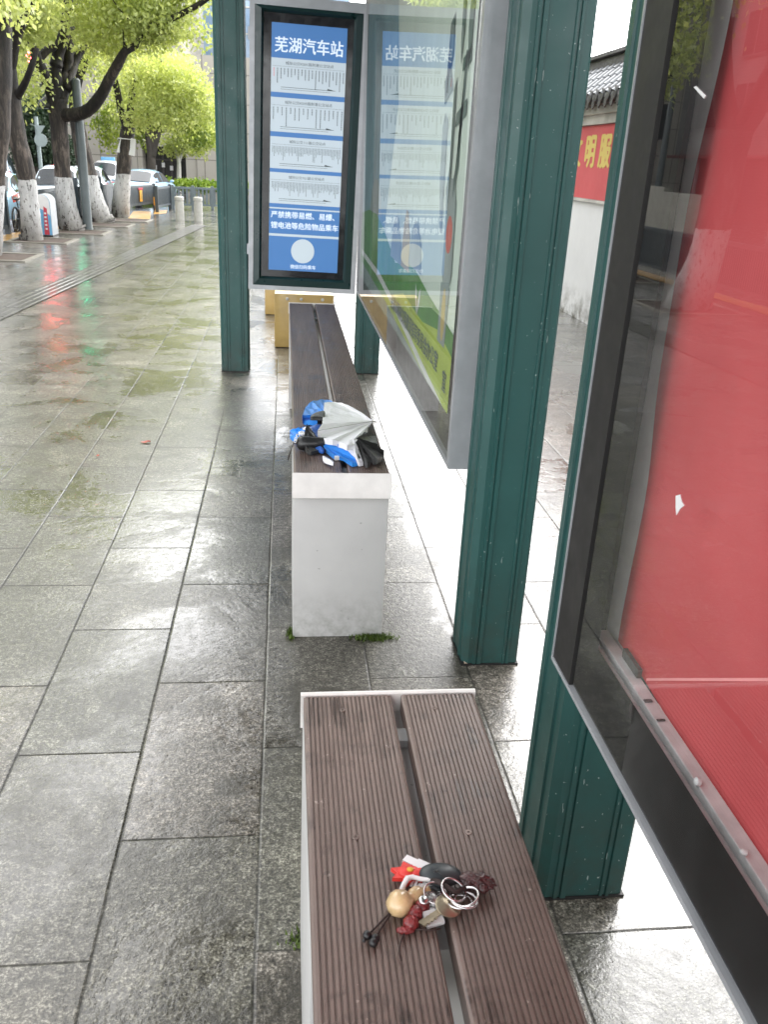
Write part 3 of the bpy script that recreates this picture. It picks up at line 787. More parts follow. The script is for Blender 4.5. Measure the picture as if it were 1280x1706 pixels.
# ------------------------------------------------------------------ far display case with poster
def poster_case():
    xg = 0.44
    y0, y1, z0, z1 = 2.150, 5.350, 0.527, 2.30
    t = thing('poster_case', 'tall glazed poster case with green landscape poster reflecting the route board', 'display case', (0.48, (y0 + y1) / 2, z0))
    mb = MB()
    fx0, fx1 = 0.437, 0.535
    mb.box(fx0, fx1, y0 - .028, y0, z0, z1); mb.box(fx0, fx1, y1, y1 + .02, z0, z1)
    mb.box(fx0, fx1, y0, y1, z0 - .0, z0 + .010); mb.box(fx0, fx1, y0, y1, z1 - .03, z1)
    mb.build('frame', 'alu', t)
    for z in (0.75, 2.1):
        mb = MB(); mb.box(0.50, 0.53, y0 - .05, y0 - .0285, z - .05, z + .05); mb.build('bracket', 'grey_steel', t)
    mb = MB(); mb.box(xg + .0145, fx1 - .004, y0 + .001, y1 - .001, z0 + .011, z1 - .031)
    mb.build('back_panel', 'dark_brown', t)
    mb = MB(); mb.face([(xg, y1 - .001, z0 + .011), (xg, y0 + .001, z0 + .011), (xg, y0 + .001, z1 - .031), (xg, y1 - .001, z1 - .031)])
    mb.build('glass_pane', 'glass', t, flat=True)
    # poster sheet
    xp = xg + .012
    p0, p1, q0, q1 = 2.262, 5.28, 0.640, 2.24
    def P(y, z, k=0): return (xp - 0.0004 * k, y, z)
    mb = MB(); mb.face([P(p0, q0), P(p1, q0), P(p1, q1), P(p0, q1)])
    sheet = mb.build('poster', 'p_mint', t)
    def poly(name_mat, pts, k): 
        L = MB(); L.face([P(a, b, k) for a, b in pts]); return L, name_mat
    art = MB(); mats = ['p_green', 'p_lime', 'p_white', 'p_dark', 'p_grey', 'p_red', 'p_teal', 'p_gold']
    def A_(mi, pts, k=1): art.cur = mi; art.face([P(a, b, k) for a, b in pts])
    # teal night panel on the far half, hills, lime field, white path
    A_(6, [(p1, q0 + .25), (4.1, q0 + .3), (3.75, 1.5), (3.95, 2.0), (4.4, q1), (p1, q1)])
    A_(0, [(p0, 0.86), (p0, q0), (p1, q0), (p1, 1.0), (4.6, 1.06), (4.1, 1.0), (3.6, 0.90), (3.1, 0.95), (2.7, .90)], 2)
    A_(1, [(p0, 0.80), (p0, q0), (4.2, q0), (3.8, 0.74), (3.3, 0.82), (2.8, 0.80), (2.5, 0.83)], 3)
    A_(2, [(2.34, q0 + .001), (2.62, q0 + .001), (3.0, 0.672), (3.6, 0.72), (4.3, 0.76), (5.2, 0.77), (5.2, 0.80), (4.2, 0.79), (3.5, 0.745), (2.9, 0.69)], 4)
    A_(4, [(2.62, q0 + .001), (5.2, q0 + .001), (5.2, 0.73), (3.9, 0.70), (3.1, 0.665)], 4)
    # buildings/trees washes
    for (c, wd, zb, zt, mi) in ((3.05, .16, .94, 1.10, 4), (3.3, .12, .91, 1.12, 7), (3.6, .18, .91, 1.08, 4), (4.5, .3, 1.04, 1.2, 4)):
        A_(mi, [(c - wd, zb), (c + wd, zb), (c + wd * .7, zt * .7 + zb * .3), (c + wd * .25, zt), (c - wd * .2, zt), (c - wd * .8, zb * .4 + zt * .6)], 5)
    # lantern
    def ell(mi, cy, cz, ry, rz, k): A_(mi, [(cy + ry * math.cos(a), cz + rz * math.sin(a)) for a in np.linspace(0, 2 * math.pi, 28)[:-1]], k)
    A_(4, [(2.375, 0.97), (2.475, 0.97), (2.50, 1.0), (2.495, 1.19), (2.47, 1.22), (2.46, 1.25), (2.39, 1.25), (2.38, 1.22), (2.355, 1.19), (2.35, 1.0)], 5)
    ell(5, 2.425, 1.105, .046, .050, 6)
    A_(4, [(2.38, 0.80), (2.50, 0.80), (2.50, 0.97), (2.36, 0.97)], 5); ell(7, 2.43, 0.885, .030, .075, 6)
    A_(4, [(2.55, 1.10), (2.58, 1.10), (2.64, 1.25), (2.65, 1.38), (2.62, 1.42), (2.57, 1.40), (2.56, 1.25)], 5)
    # a large brushed character, dry-brush strokes
    for pts in ([(2.30, 1.66), (2.35, 1.70), (2.36, 1.60), (2.33, 1.50), (2.30, 1.55)],
                [(2.42, 1.74), (2.46, 1.72), (2.45, 1.58), (2.43, 1.52), (2.41, 1.60)],
                [(2.56, 1.66), (2.62, 1.64), (2.60, 1.56), (2.52, 1.47), (2.64, 1.44), (2.66, 1.50), (2.55, 1.56)],
                [(2.30, 1.555), (2.40, 1.535), (2.40, 1.505), (2.29, 1.52)],
                [(2.31, 1.44), (2.44, 1.41), (2.45, 1.375), (2.31, 1.40)],
                [(2.345, 1.55), (2.365, 1.55), (2.365, 1.28), (2.41, 1.20), (2.42, 1.25), (2.385, 1.30), (2.385, 1.40), (2.35, 1.42)],
                [(2.47, 1.50), (2.50, 1.47), (2.49, 1.28), (2.52, 1.22), (2.49, 1.14), (2.46, 1.22), (2.46, 1.38)]):
        A_(3, pts, 6)
    # white bird emblem
    for s in (-1, 1): A_(2, [(2.93 + s * .005, 0.80), (2.93 + s * .05, 0.85), (2.93 + s * .06, 0.90), (2.93 + s * .03, 0.88), (2.93 + s * .005, 0.84)], 6)
    art.build('poster_artwork', mats, sheet)
    L = MB()
    v, f = text_mesh('芜湖市精神文明建设指导委员会办公室', 0.062)
    wd = v[:, 0].max()
    bold(L, v * np.array([1.20 / wd, 1.05, 1]), f, (xp - .0032, 3.66, 0.715), (0, -1, 0), (0, 0, 1), .0014)
    v, f = text_mesh('宣', 0.066)
    bold(L, v, f, (xp - .0032, 2.37, 0.69), (0, -1, 0), (0, 0, 1), .0014)
    L.build('lettering', 'p_dark', sheet)
    return t
poster_case()

# ------------------------------------------------------------------ near display case with red banner
def red_case():
    xg = 0.44
    ya, yb = -1.90, 1.154          # along the pavement
    z0, z1 = 0.545, 2.30
    t = thing('display_case', 'large black framed glass display case holding a red cloth banner', 'display case', (0.48, 0.0, z0))
    fx0, fx1 = 0.4365, 0.53
    mb = MB()
    mb.box(fx0, .482, 1.068, yb - .004, z0 + .007, z1); mb.box(fx0, fx1, ya, ya + .1, z0 + .007, z1)
    mb.box(fx0, fx1, ya + .1, 1.068, z1 - .1, z1)
    mb.build('frame', 'black_matte', t)
    mb = MB()
    mb.box(fx0 - .002, fx1 - .0, ya, yb, z0, z0 + .0068); mb.box(fx0 - .002, fx0 + .006, yb - .0038, yb, z0 + .007, z1)
    mb.build('edge_trim', 'alu', t)
    # painted mask behind the glass
    mb = MB(); xm = xg + .003
    def rq(mb, x, y0, y1, za, zb): mb.face([(x, y0, za), (x, y1, za), (x, y1, zb), (x, y0, zb)])
    rq(mb, xm, 0.998, 1.0675, z0 + .0075, z1 - .101); rq(mb, xm, ya + .101, 0.998, z0 + .0075, 0.660)
    mb.build('black_mask', 'black_gloss', t)
    mb = MB(); mb.face([(xg, 1.0675, z0 + .0072), (xg, ya + .1005, z0 + .0072), (xg, ya + .1005, z1 - .1005), (xg, 1.0675, z1 - .1005)])
    mb.build('glass_pane', 'glass_dusty', t, flat=True)
    for pts in ([(1126, 826), (1133, 824), (1136, 836), (1140, 842), (1133, 848), (1127, 858), (1126, 845)], [(1156, 146), (1160, 144), (1176, 160), (1173, 165)]):
        mb = MB(); q = [atx(*p, xg - .0012) for p in pts]; c_ = sum(q, Vector((0, 0, 0))) / len(q)
        n_ = len(q); mb.add(q + [p + Vector((.0008, 0, 0)) for p in q], [tuple(range(n_)), tuple(range(2 * n_ - 1, n_ - 1, -1))] + [(i, (i + 1) % n_, n_ + (i + 1) % n_, n_ + i) for i in range(n_)])
        mb.build('paper_scrap', 'white_p', t)
    # inner grey rail, two-step section
    mb = MB()
    mb.box(0.448, 0.4615, ya + .101, 1.06, 0.58, 0.643, .002); mb.box(0.462, 0.481, ya + .101, 1.06, 0.58, 0.654, .0015)
    mb.build('inner_rail', 'rail_grey', t)
    mb = MB(); mb.box(0.489, 0.512, 1.008, 1.150, 0.58, z1 - .101); mb.build('inner_upright', 'lip_bright', t)
    # latches, screws and clips along the rail
    for y, s in ((0.72, .0055), (0.615, .0038), (0.40, .0045)):
        mb = MB(); mb.lathe((0.4635, y, 0.657), [(s, 0), (s * .9, .004), (s * .4, .006)], 10, (-1, 0, .3))
        mb.build('rail_screw', 'rail_grey', t, True)
    mb = MB(); mb.box(0.474, 0.4805, 0.93, 0.985, 0.6545, 0.668); mb.box(0.4635, 0.474, 0.875, 0.880, 0.6545, 0.6562); mb.box(0.4635, 0.474, 0.835, 0.838, 0.6545, 0.6562)
    mb.build('rail_clip', 'drip_tile', t)
    # cloth with a loose wavy left edge
    NY, NZ = 90, 60
    v = []; f = []
    for j in range(NZ + 1):
        z = 0.648 + (z1 - .11 - 0.648) * j / NZ
        edge = 1.034 - .020 * math.exp(-((z - .93) / .10) ** 2) + .010 * math.sin(z * 6.0 + 1.0) + 0.004 * math.sin(z * 21)
        for i in range(NY + 1):
            u = i / NY; y = edge + (ya + .11 - edge) * u
            wv = .004 * math.sin(y * 9 + z * 2.3) + .003 * math.sin(z * 7 + y * 3) + 0.0015 * math.sin(y * 31 + z * 5)
            zz = z + (0.008 * math.sin(y * 7.0) if j == 0 else 0)
            v.append((0.4855 + wv * .6, y, zz))
    for j in range(NZ):
        for i in range(NY): f.append((j * (NY + 1) + i, j * (NY + 1) + i + 1, (j + 1) * (NY + 1) + i + 1, (j + 1) * (NY + 1) + i))
    mb = MB(); mb.add(v, f); bn = mb.build('banner', 'banner', t, 'all')
    sm = MB()
    seq = [(y, 0.652 + .68 * (.925 - y) + .002 * math.sin(y * 8)) for y in np.linspace(0.925, -.30, 50)]
    for (a, b) in zip(seq[:-1], seq[1:]):
        xx = lambda y, z: 0.4855 + .6 * (.004 * math.sin(y * 9 + z * 2.3) + .003 * math.sin(z * 7 + y * 3) + .0015 * math.sin(y * 31 + z * 5)) - .0010
        sm.face([(xx(a[0], a[1]), a[0], a[1]), (xx(b[0], b[1]), b[0], b[1]), (xx(b[0], b[1]), b[0], b[1] + .004), (xx(a[0], a[1]), a[0], a[1] + .004)])
    sm.build('pale_line', 'pale_line', bn)  # thin pale strip rising diagonally across the cloth
    return t
red_case()

# ------------------------------------------------------------------ yellow blocks
def yellow_block(x0, x1, y0, y1, h, label):
    t = thing('barrier_block', label, 'barrier', ((x0 + x1) / 2, (y0 + y1) / 2, 0), 'yellow barrier blocks')
    mb = MB(); mb.box(x0, x1, y0, y1, 0.004, h, 0.008); o = mb.build('body', 'box_yellow', t, True)
    for x in (x0 + .09, x0 + .19, x1 - .08):
        mb = MB(); mb.lathe((x, y0 + .0005, h - .035), [(.011, 0), (.011, .003), (.006, .006)], 12, (0, -1, 0))
        mb.build('bolt_head', 'bollard', t, True)
    mb = MB(); mb.box(x0 + .03, x1 - .03, y0 + .02, y1 - .02, 0.0, 0.0038); mb.build('foot', 'black_matte', t)
yellow_block(-0.076, 0.345, 6.18, 6.52, 0.385, 'yellow ochre block standing right behind the far end of the farther bench')
yellow_block(-0.175, 0.27, 7.55, 7.85, 0.335, 'yellow block mostly hidden behind the other yellow block')

# ------------------------------------------------------------------ umbrella
def cloth_piece(mb, px, base, height, fold, seed, zt=0.545, cuts=3):
    o = [gnd(460 + x / 5.818, 640 + y / 5.818, zt) for x, y in px]
    P = np.array([(p.x, p.y) for p in o])
    # densify outline (Catmull-Rom)
    n = len(P); D = []
    for i in range(n):
        p0, p1, p2, p3 = P[i - 1], P[i], P[(i + 1) % n], P[(i + 2) % n]
        for t in (0, .25, .5, .75):
            D.append(0.5 * ((2 * p1) + (-p0 + p2) * t + (2 * p0 - 5 * p1 + 4 * p2 - p3) * t * t + (-p0 + 3 * p1 - 3 * p2 + p3) * t ** 3))
    D = np.array(D)
    bm = bmesh.new()
    vs = [bm.verts.new((p[0], p[1], 0)) for p in D]
    fc = bm.faces.new(vs)
    bmesh.ops.triangulate(bm, faces=[fc])
    for _ in range(cuts):
        es = [e for e in bm.edges if e.calc_length() > 0.010]
        if not es: break
        bmesh.ops.subdivide_edges(bm, edges=es, cuts=1)
        bmesh.ops.triangulate(bm, faces=bm.faces[:])
    nd = np.roll(D, -1, 0)
    c = D.mean(0)
    rr = np.random.default_rng(seed); ph = rr.uniform(0, 6, 4); ang = rr.uniform(0, 3.14)
    for v in bm.verts:
        p = np.array([v.co.x, v.co.y]); ab = nd - D; ap = p - D
        t = np.clip((ap * ab).sum(1) / ((ab ** 2).sum(1) + 1e-12), 0, 1)
        dist = np.sqrt(((ap - ab * t[:, None]) ** 2).sum(1)).min()
        dome = min(1.0, dist / 0.016); dome = dome * (2 - dome); broad = min(1.0, dist / 0.05)
        q = p - c; a = math.cos(ang) * q[0] + math.sin(ang) * q[1]; b = -math.sin(ang) * q[0] + math.cos(ang) * q[1]
        tri = lambda u: 2 * abs((u / 3.14159) % 2 - 1) - 1
        fz = fold * (tri(a * 95 + 25 * b + ph[0]) + 0.8 * tri(b * 60 + ph[1] + 30 * a) + .35 * tri(a * 210 - 60 * b + ph[2]))
        v.co.z = base + height * (.30 * dome + .35 * broad) + fz * (0.4 + 0.6 * dome)
    # skirt down
    bnd = [e for e in bm.edges if e.is_boundary]
    r = bmesh.ops.extrude_edge_only(bm, edges=bnd)
    for v in r['geom']:
        if isinstance(v, bmesh.types.BMVert):
            v.co.z = max(0.5062, v.co.z - 0.010)
            v.co.x += (c[0] - v.co.x) * 0.04; v.co.y += (c[1] - v.co.y) * 0.04
    return mb.bm(bm)
def umbrella():
    t = thing('umbrella', 'crumpled blue, white and black folding umbrella lying wet on the bench', 'umbrella', (0.16, 2.45, 0.504))
    def piece(px, mat, base, h, fold, seed, label=None):
        mb = MB(); cloth_piece(mb, px, base, h, fold, seed)
        o = mb.build('canopy_panel', mat, t, 'all')
        if label: o['label'] = label
        return o
    B_ = 0.514
    def fan(tip, hem, mat, label, sag=.004, nv=14, nu=7, crease=.0016, seed=1):
        # a gore sheet: straight ribs run from the tip to the hem points, cloth sags between them
        zq = lambda p: Vector(gnd(460 + p[0] / 5.818, 640 + p[1] / 5.818, .5062 + p[2]))
        T = zq(tip); H = [zq(p) for p in hem]; r_ = random.Random(seed); rows = []
        for i in range(len(H) - 1):
            ph = r_.uniform(0, 6)
            for u in range(nu + (1 if i == len(H) - 2 else 0)):
                t_ = u / nu; q = H[i].lerp(H[i + 1], t_); col = []
                for k in range(nv + 1):
                    v_ = (k / nv) ** .8; p = T.lerp(q, v_)
                    p.z += -sag * math.sin(math.pi * t_) * math.sin(math.pi * min(1, v_ * .9 + .1)) ** .5 + crease * math.sin(v_ * 17 + ph + t_ * 5) * v_ * (0.4 + math.sin(math.pi * t_))
                    p.z = max(.5066, p.z); col.append(p)
                rows.append(col)
        mb = MB(); v = [p for c_ in rows for p in c_]; n = nv + 1; f = []
        for i in range(len(rows) - 1):
            for k in range(nv): f.append((i * n + k, i * n + k + 1, (i + 1) * n + k + 1, (i + 1) * n + k))
        base = len(v); v += [Vector((c_[-1].x, c_[-1].y, max(.5062, c_[-1].z - .016))) for c_ in rows]
        for i in range(len(rows) - 1): f.append((i * n + nv, base + i, base + i + 1, (i + 1) * n + nv))
        mb.add(v, f)
        o = mb.build('canopy_panel', mat, t, 'all'); o.data.set_sharp_from_angle(angle=R(28)); o['label'] = label
        return o
    fan((490, 300, .034), [(560, 175, .018), (500, 150, .012), (430, 150, .016), (350, 165, .030), (290, 220, .026), (255, 300, .036), (262, 345, .014), (330, 350, .026), (400, 345, .030)], 'u_blue', 'bright blue canopy fold at the back', .005, seed=1)
    fan((300, 450, .026), [(300, 430, .024), (265, 415, .022), (200, 425, .028), (135, 450, .014), (135, 500, .010), (165, 530, .008), (230, 505, .020), (290, 480, .014)], 'u_blue', 'small blue canopy end', .004, seed=2)
    piece([(300, 350), (380, 325), (490, 330), (470, 400), (440, 450), (470, 560), (400, 545), (340, 500), (300, 420)], 'u_blue_shade', B_ + .004, .020, .003, 3, 'blue canopy fold with its shade painted in')
    fan((440, 575, .024), [(450, 530, .030), (540, 525, .044), (620, 560, .038), (690, 590, .046), (760, 650, .034), (815, 757, .010), (740, 757, .014), (650, 717, .008), (560, 682, .014), (480, 628, .010)], 'u_blue', 'bright blue canopy fold at the front', .005, seed=4)
    fan((790, 520, .048), [(850, 470, .030), (915, 455, .040), (972, 500, .022), (985, 580, .040), (1005, 625, .024), (1048, 642, .026), (1045, 692, .008), (980, 725, .028), (930, 736, .008), (885, 762, .020), (842, 752, .006), (800, 690, .028), (760, 590, .022), (755, 550, .040)], 'u_black', 'black pleated canopy end', .006, seed=5)
    fan((757, 520, .056), [(680, 575, .052), (710, 605, .044), (770, 665, .040), (805, 752, .014), (845, 758, .010), (795, 660, .032), (765, 590, .044)], 'u_white', 'white tail of the canopy', .002, crease=.0008, seed=6)
    fan((942, 358, .020), [(860, 296, .016), (745, 226, .022), (640, 183, .024), (560, 171, .020), (470, 180, .030), (458, 285, .036), (447, 385, .066), (402, 452, .056), (430, 492, .040), (440, 526, .034), (550, 536, .058), (600, 556, .046), (690, 592, .060), (757, 582, .050), (772, 515, .044), (825, 488, .034), (892, 430, .026)], 'u_white', 'large white canopy panel', .0035, crease=.0008, seed=7)
    piece([(215, 405), (250, 378), (300, 345), (345, 365), (345, 410), (300, 440), (275, 450), (240, 425)], 'u_white', B_ + .010, .018, .003, 7, 'small white canopy corner')
    piece([(455, 610), (520, 640), (560, 670), (540, 672), (470, 645)], 'u_white', B_ + .006, .008, .001, 8, 'white hem at the front')
    piece([(330, 345), (390, 300), (468, 290), (468, 345), (400, 350)], 'u_black', B_ + .040, .006, .001, 9, 'dark grey strap end')
    fan((300, 385, .040), [(320, 460, .036), (390, 520, .030), (455, 590, .024), (445, 640, .008), (340, 655, .012), (290, 615, .020), (270, 510, .034), (285, 430, .036)], 'u_black', 'black cloth around the handle', .004, seed=10)
    def U(x, y, z): return gnd(460 + x / 5.818, 640 + y / 5.818, z)
    mb = MB(); a = U(240, 575, .527); mb.lathe(a, [(.002, -.012), (.012, -.011), (.019, -.004), (.021, .006), (.020, .022), (.017, .045), (.015, .08)], 22, (0.95, -0.05, .05))
    h = mb.build('handle', 'plastic_black', t, 'all')
    mb = MB(); c0 = U(200, 572, .530) + Vector((-.004, -.006, .008)); nv = (-.55, -.7, .5)
    mb.torus(c0, .0042, .0012, nv, 16, 6); mb.torus(c0 + Vector((.001, 0, .006)), .0036, .0012, nv, 16, 6)
    mb.build('handle_mark', 'white_p', h)
    mb = MB(); mb.torus(U(255, 480, .535), .007, .0022, (.3, -.4, .8), 18, 6); mb.torus(U(215, 505, .530), .006, .002, (.5, -.4, .6), 18, 6)
    mb.build('toggle', 'white_p', t, 'all')
    mb = MB(); mb.tube([U(200, 545, .530), U(165, 580, .522), U(145, 640, .512), U(122, 700, .4995), U(118, 735, .485), U(128, 690, .495), U(160, 600, .515)], .0013, 6)
    mb.build('wrist_cord', 'cord', t, 'all')
    mb = MB(); mb.tube([U(930, 360, .545), U(960, 365, .535), U(985, 372, .528)], [.0022, .0018, .0012], 8); mb.tube([U(402, 452, .5635), U(560, 425, .552), U(760, 390, .541), U(930, 362, .5285)], .0006, 6)
    mb.build('rib', 'chrome', t, 'all')
    mb = MB(); q = U(590, 712, .512); mb.box(q.x - .007, q.x + .007, q.y - .006, q.y + .006, .5055, .5175, .001); mb.build('press_tab', 'lip_bright', t)
umbrella()

# ------------------------------------------------------------------ keys
def keys():
    t = thing('key_bunch', 'bunch of keys with carved charms lying on the front bench', 'keys', (0.16, 0.73, 0.504))
    zb = 0.505
    def K(x, y, z=0.512): return gnd(590 + x / 5.12, 1400 + y / 5.12, z)
    # car key fob
    mb = MB(); c = K(740, 290, .518); mb.ball(c, .0255, .0165, .0085, rot=-.15)
    fb = mb.build('key_fob', 'fob', t, 'all')
    mb = MB(); mb.tube([K(690, 255, .5265), K(740, 285, .528), K(800, 330, .526)], .0006, 6); mb.ball(K(700, 262, .526), .003, .0025, .0012); mb.build('fob_buttons', 'plastic_black', fb, 'all')
    # flip blade: white plastic-like stick
    mb = MB(); a, b = K(432, 152, .510), K(640, 248, .513); d = (b - a); l = d.length; an = math.atan2(d.y, d.x)
    def bar(mb, a, b, w, h):
        d = (Vector(b) - Vector(a)); s = Vector((-d.y, d.x, 0)).normalized() * w / 2; u = Vector((0, 0, h / 2))
        a, b = Vector(a), Vector(b)
        mb.add([a - s - u, a + s - u, b + s - u, b - s - u, a - s + u, a + s + u, b + s + u, b - s + u], [(0, 1, 2, 3), (4, 5, 6, 7), (0, 1, 5, 4), (1, 2, 6, 5), (2, 3, 7, 6), (3, 0, 4, 7)])
    bar(mb, a, b, .0105, .004); bar(mb, lerp(a, b, .45), b, .0145, .0045)
    mb.build('white_key_blade', 'white_p', t)
    # red flower charm
    mb = MB(); c = K(470, 275, .511)
    star = []
    for i in range(14):
        r = .0185 if i % 2 == 0 else .0115
        star.append((c.x + r * math.cos(i * math.pi / 7) * 1.25, c.y + r * .95 * math.sin(i * math.pi / 7)))
    mb.prism(star, 'z', .507, .5125); mb.ball(c + Vector((0, 0, .002)), .013, .009, .0045); c2 = K(555, 290, .513); mb.ball(c2, .010, .008, .005, lump=.2)
    ch = mb.build('flower_charm', 'flower_red', t, True)
    mb = MB(); mb.ball(c + Vector((.001, -.001, .0065)), .0042, .0036, .0014); mb.build('flower_centre', 'flower_yellow', ch, 'all')
    # white loop clip
    mb = MB(); mb.tube([K(400, 435, .516), K(425, 375, .518), K(455, 320, .519), K(500, 310, .519), K(560, 325, .519), K(640, 335, .520), K(720, 325, .521)], [.003, .0032, .0034, .003, .0028, .0024, .002], 8)
    mb.build('loop_clip', 'white_p', t, 'all')
    # gourd
    mb = MB(); a = K(388, 535, .5165); b = K(585, 440, .514); d = (b - a)
    prof = [(.001, -.0155), (.009, -.0125), (.0142, -.005), (.0150, .001), (.0125, .009), (.0070, .0145), (.0085, .018), (.0100, .024), (.0085, .030), (.0045, .0345), (.0052, .038), (.0060, .041), (.0030, .0415)]
    mb.lathe(a, prof, 24, d); g = mb.build('gourd_charm', 'gourd', t, 'all')
    # red carved beads
    mb = MB(); p = [K(580, 560, .513), K(525, 620, .512), K(485, 700, .511), K(440, 762, .508)]
    for q, s in zip(p, ((.0085, .0080), (.0090, .0085), (.0092, .0085), (.0105, .0045))): mb.ball(q, s[0], s[1], min(.0085, s[1]), rot=.5 if s[1] > .005 else 0, lump=.10)
    mb.build('carved_bead_charm', 'bead_red', t, 'all')
    # dark walnut charm
    mb = MB(); mb.ball(K(1045, 350, .516), .0225, .0112, .0098, rot=-.28, lump=.12, seg=4)
    for q in ((960, 305), (975, 385), (1080, 300), (1100, 410), (1130, 370)): mb.ball(K(*q, .518), .0062, .0054, .0056, lump=.1)
    mb.build('walnut_charm', 'walnut', t, 'all')
    # rings
    for (x, y, z, r, n, w_) in ((695, 445, .520, .0155, (.1, -.25, 1), .0013), (850, 420, .522, .0175, (.35, -.1, .9), .0017), (935, 500, .519, .0185, (.15, .2, 1), .0017), (960, 480, .523, .0165, (-.35, .1, .9), .0014), (900, 520, .516, .0165, (0, .3, 1), .0013)):
        mb = MB(); mb.torus(K(x, y, z), r * .84, w_, n); mb.build('split_ring', 'chrome', t, 'all')
    # metal keys
    def key(hx, hy, tx, ty, r, mat, z):
        mb = MB(); h = K(hx, hy, z); tp = K(tx, ty, z - .003); d = (tp - h).normalized()
        mb.lathe(h, [(r * .95, -.0011), (r, -.0006), (r, .0006), (r * .95, .0011)], 22, (.12, -.1, 1)); bar(mb, h + d * r * .8, tp, .0072, .0021)
        for k in range(4): bar(mb, h + d * (r + .006 + k * .005) + Vector((0, 0, .0001)), h + d * (r + .009 + k * .005) + Vector((-d.y * .001, d.x * .001, .0001)), .0094, .0016)
        mb.build('metal_key', mat, t, True)
    key(805, 555, 575, 712, .0150, 'brass', .517); key(700, 470, 650, 600, .0135, 'chrome', .514); key(640, 420, 545, 380, .011, 'white_p', .513)
    mb = MB(); a, b = K(655, 600, .5135), K(700, 720, .509)
    bar(mb, a, b, .021, .0045); mb.build('steel_tag', 'rail_grey', t)
    mb = MB(); mb.ball(K(595, 505, .521), .0062, .0062, .003); mb.build('steel_disc', 'chrome', t, 'all')
    # cords and end beads
    for pts, r_ in (([(335, 590, .512), (260, 660, .508), (180, 745, .507), (120, 800, .507)], .0011), ([(330, 600, .512), (275, 680, .508), (215, 770, .507), (185, 825, .507)], .0011),
                    ([(440, 770, .508), (415, 820, .507), (395, 880, .507), (385, 960, .507), (405, 1020, .507)], .0009), ([(500, 760, .507), (570, 755, .508), (650, 762, .5095), (740, 748, .508)], .0009),
                    ([(660, 345, .521), (720, 350, .524), (800, 400, .524), (860, 440, .522), (950, 400, .522)], .0032)):
        mb = MB(); mb.tube([K(*p) for p in pts], r_, 7); mb.build('cord', 'cord', t, 'all')
    for q in ((112, 806), (182, 834), (165, 868), (85, 850)):
        mb = MB(); mb.ball(K(*q, .510), .0050 if q[0] > 100 else .0022); mb.build('cord_bead', 'plastic_black', t, 'all')
keys()

# ------------------------------------------------------------------ trees
def leaf_mesh(name, blobs, mat, parent, seed, size=(0.045, 0.095), width=0.26, per=26, droop=0.75, crad=0.16):
    r = np.random.default_rng(seed); Vv = []
    for (c, rad, n) in blobs:
        c = np.array(c); rad = np.array(rad)
        ncl = max(1, n // per)
        d = r.normal(size=(ncl, 3)); d /= np.linalg.norm(d, axis=1)[:, None]
        rr = r.uniform(0.25, 1.0, ncl) ** 0.45
        rr *= (1 + 0.22 * np.sin(d[:, 0] * 7 + c[0]) * np.cos(d[:, 2] * 6 + c[1]))
        cc = c + d * rr[:, None] * rad
        for q in cc:
            k = per
            ld = r.normal(size=(k, 3)); ld[:, 2] -= droop; ld /= np.linalg.norm(ld, axis=1)[:, None]
            st = q + r.normal(size=(k, 3)) * crad * np.array([1, 1, .6])
            L = r.uniform(size[0], size[1], k)
            sd_ = np.cross(ld, r.normal(size=(k, 3))); sd_ /= np.linalg.norm(sd_, axis=1)[:, None]
            W2 = (L * width)[:, None] * sd_
            mid = st + ld * (L * .45)[:, None]; tip = st + ld * L[:, None]
            Vv.append(np.stack([st, mid + W2, tip, mid - W2], 1).reshape(-1, 3))
    V = np.concatenate(Vv); off = np.array(parent.location) if parent else 0
    V = V - off
    n = len(V) // 4
    me = bpy.data.meshes.new(name); me.vertices.add(len(V)); me.vertices.foreach_set('co', V.ravel())
    me.loops.add(n * 4); me.loops.foreach_set('vertex_index', np.arange(n * 4)); me.polygons.add(n)
    me.polygons.foreach_set('loop_start', np.arange(n) * 4); me.polygons.foreach_set('loop_total', np.full(n, 4))
    me.update(calc_edges=True); me.materials.append(M[mat]); me.validate()
    o = bpy.data.objects.new(name, me); COL.objects.link(o); o.parent = parent
    return o
def smooth_path(pts, rad, k=4):
    P = [Vector(p) for p in pts]; out = []; ro = []
    n = len(P)
    for i in range(n - 1):
        p0 = P[max(i - 1, 0)]; p1 = P[i]; p2 = P[i + 1]; p3 = P[min(i + 2, n - 1)]
        for j in range(k):
            t = j / k
            out.append(0.5 * ((2 * p1) + (p2 - p0) * t + (2 * p0 - 5 * p1 + 4 * p2 - p3) * t * t + (3 * p1 - p0 - 3 * p2 + p3) * t ** 3)); ro.append(rad[i] + (rad[i + 1] - rad[i]) * t)
    out.append(P[-1]); ro.append(rad[-1])
    return out, ro
def wobble(pts, rad, seed, amp=.12):
    r = random.Random(seed)
    return pts, [x * (1 + r.uniform(-amp, amp)) for x in rad]
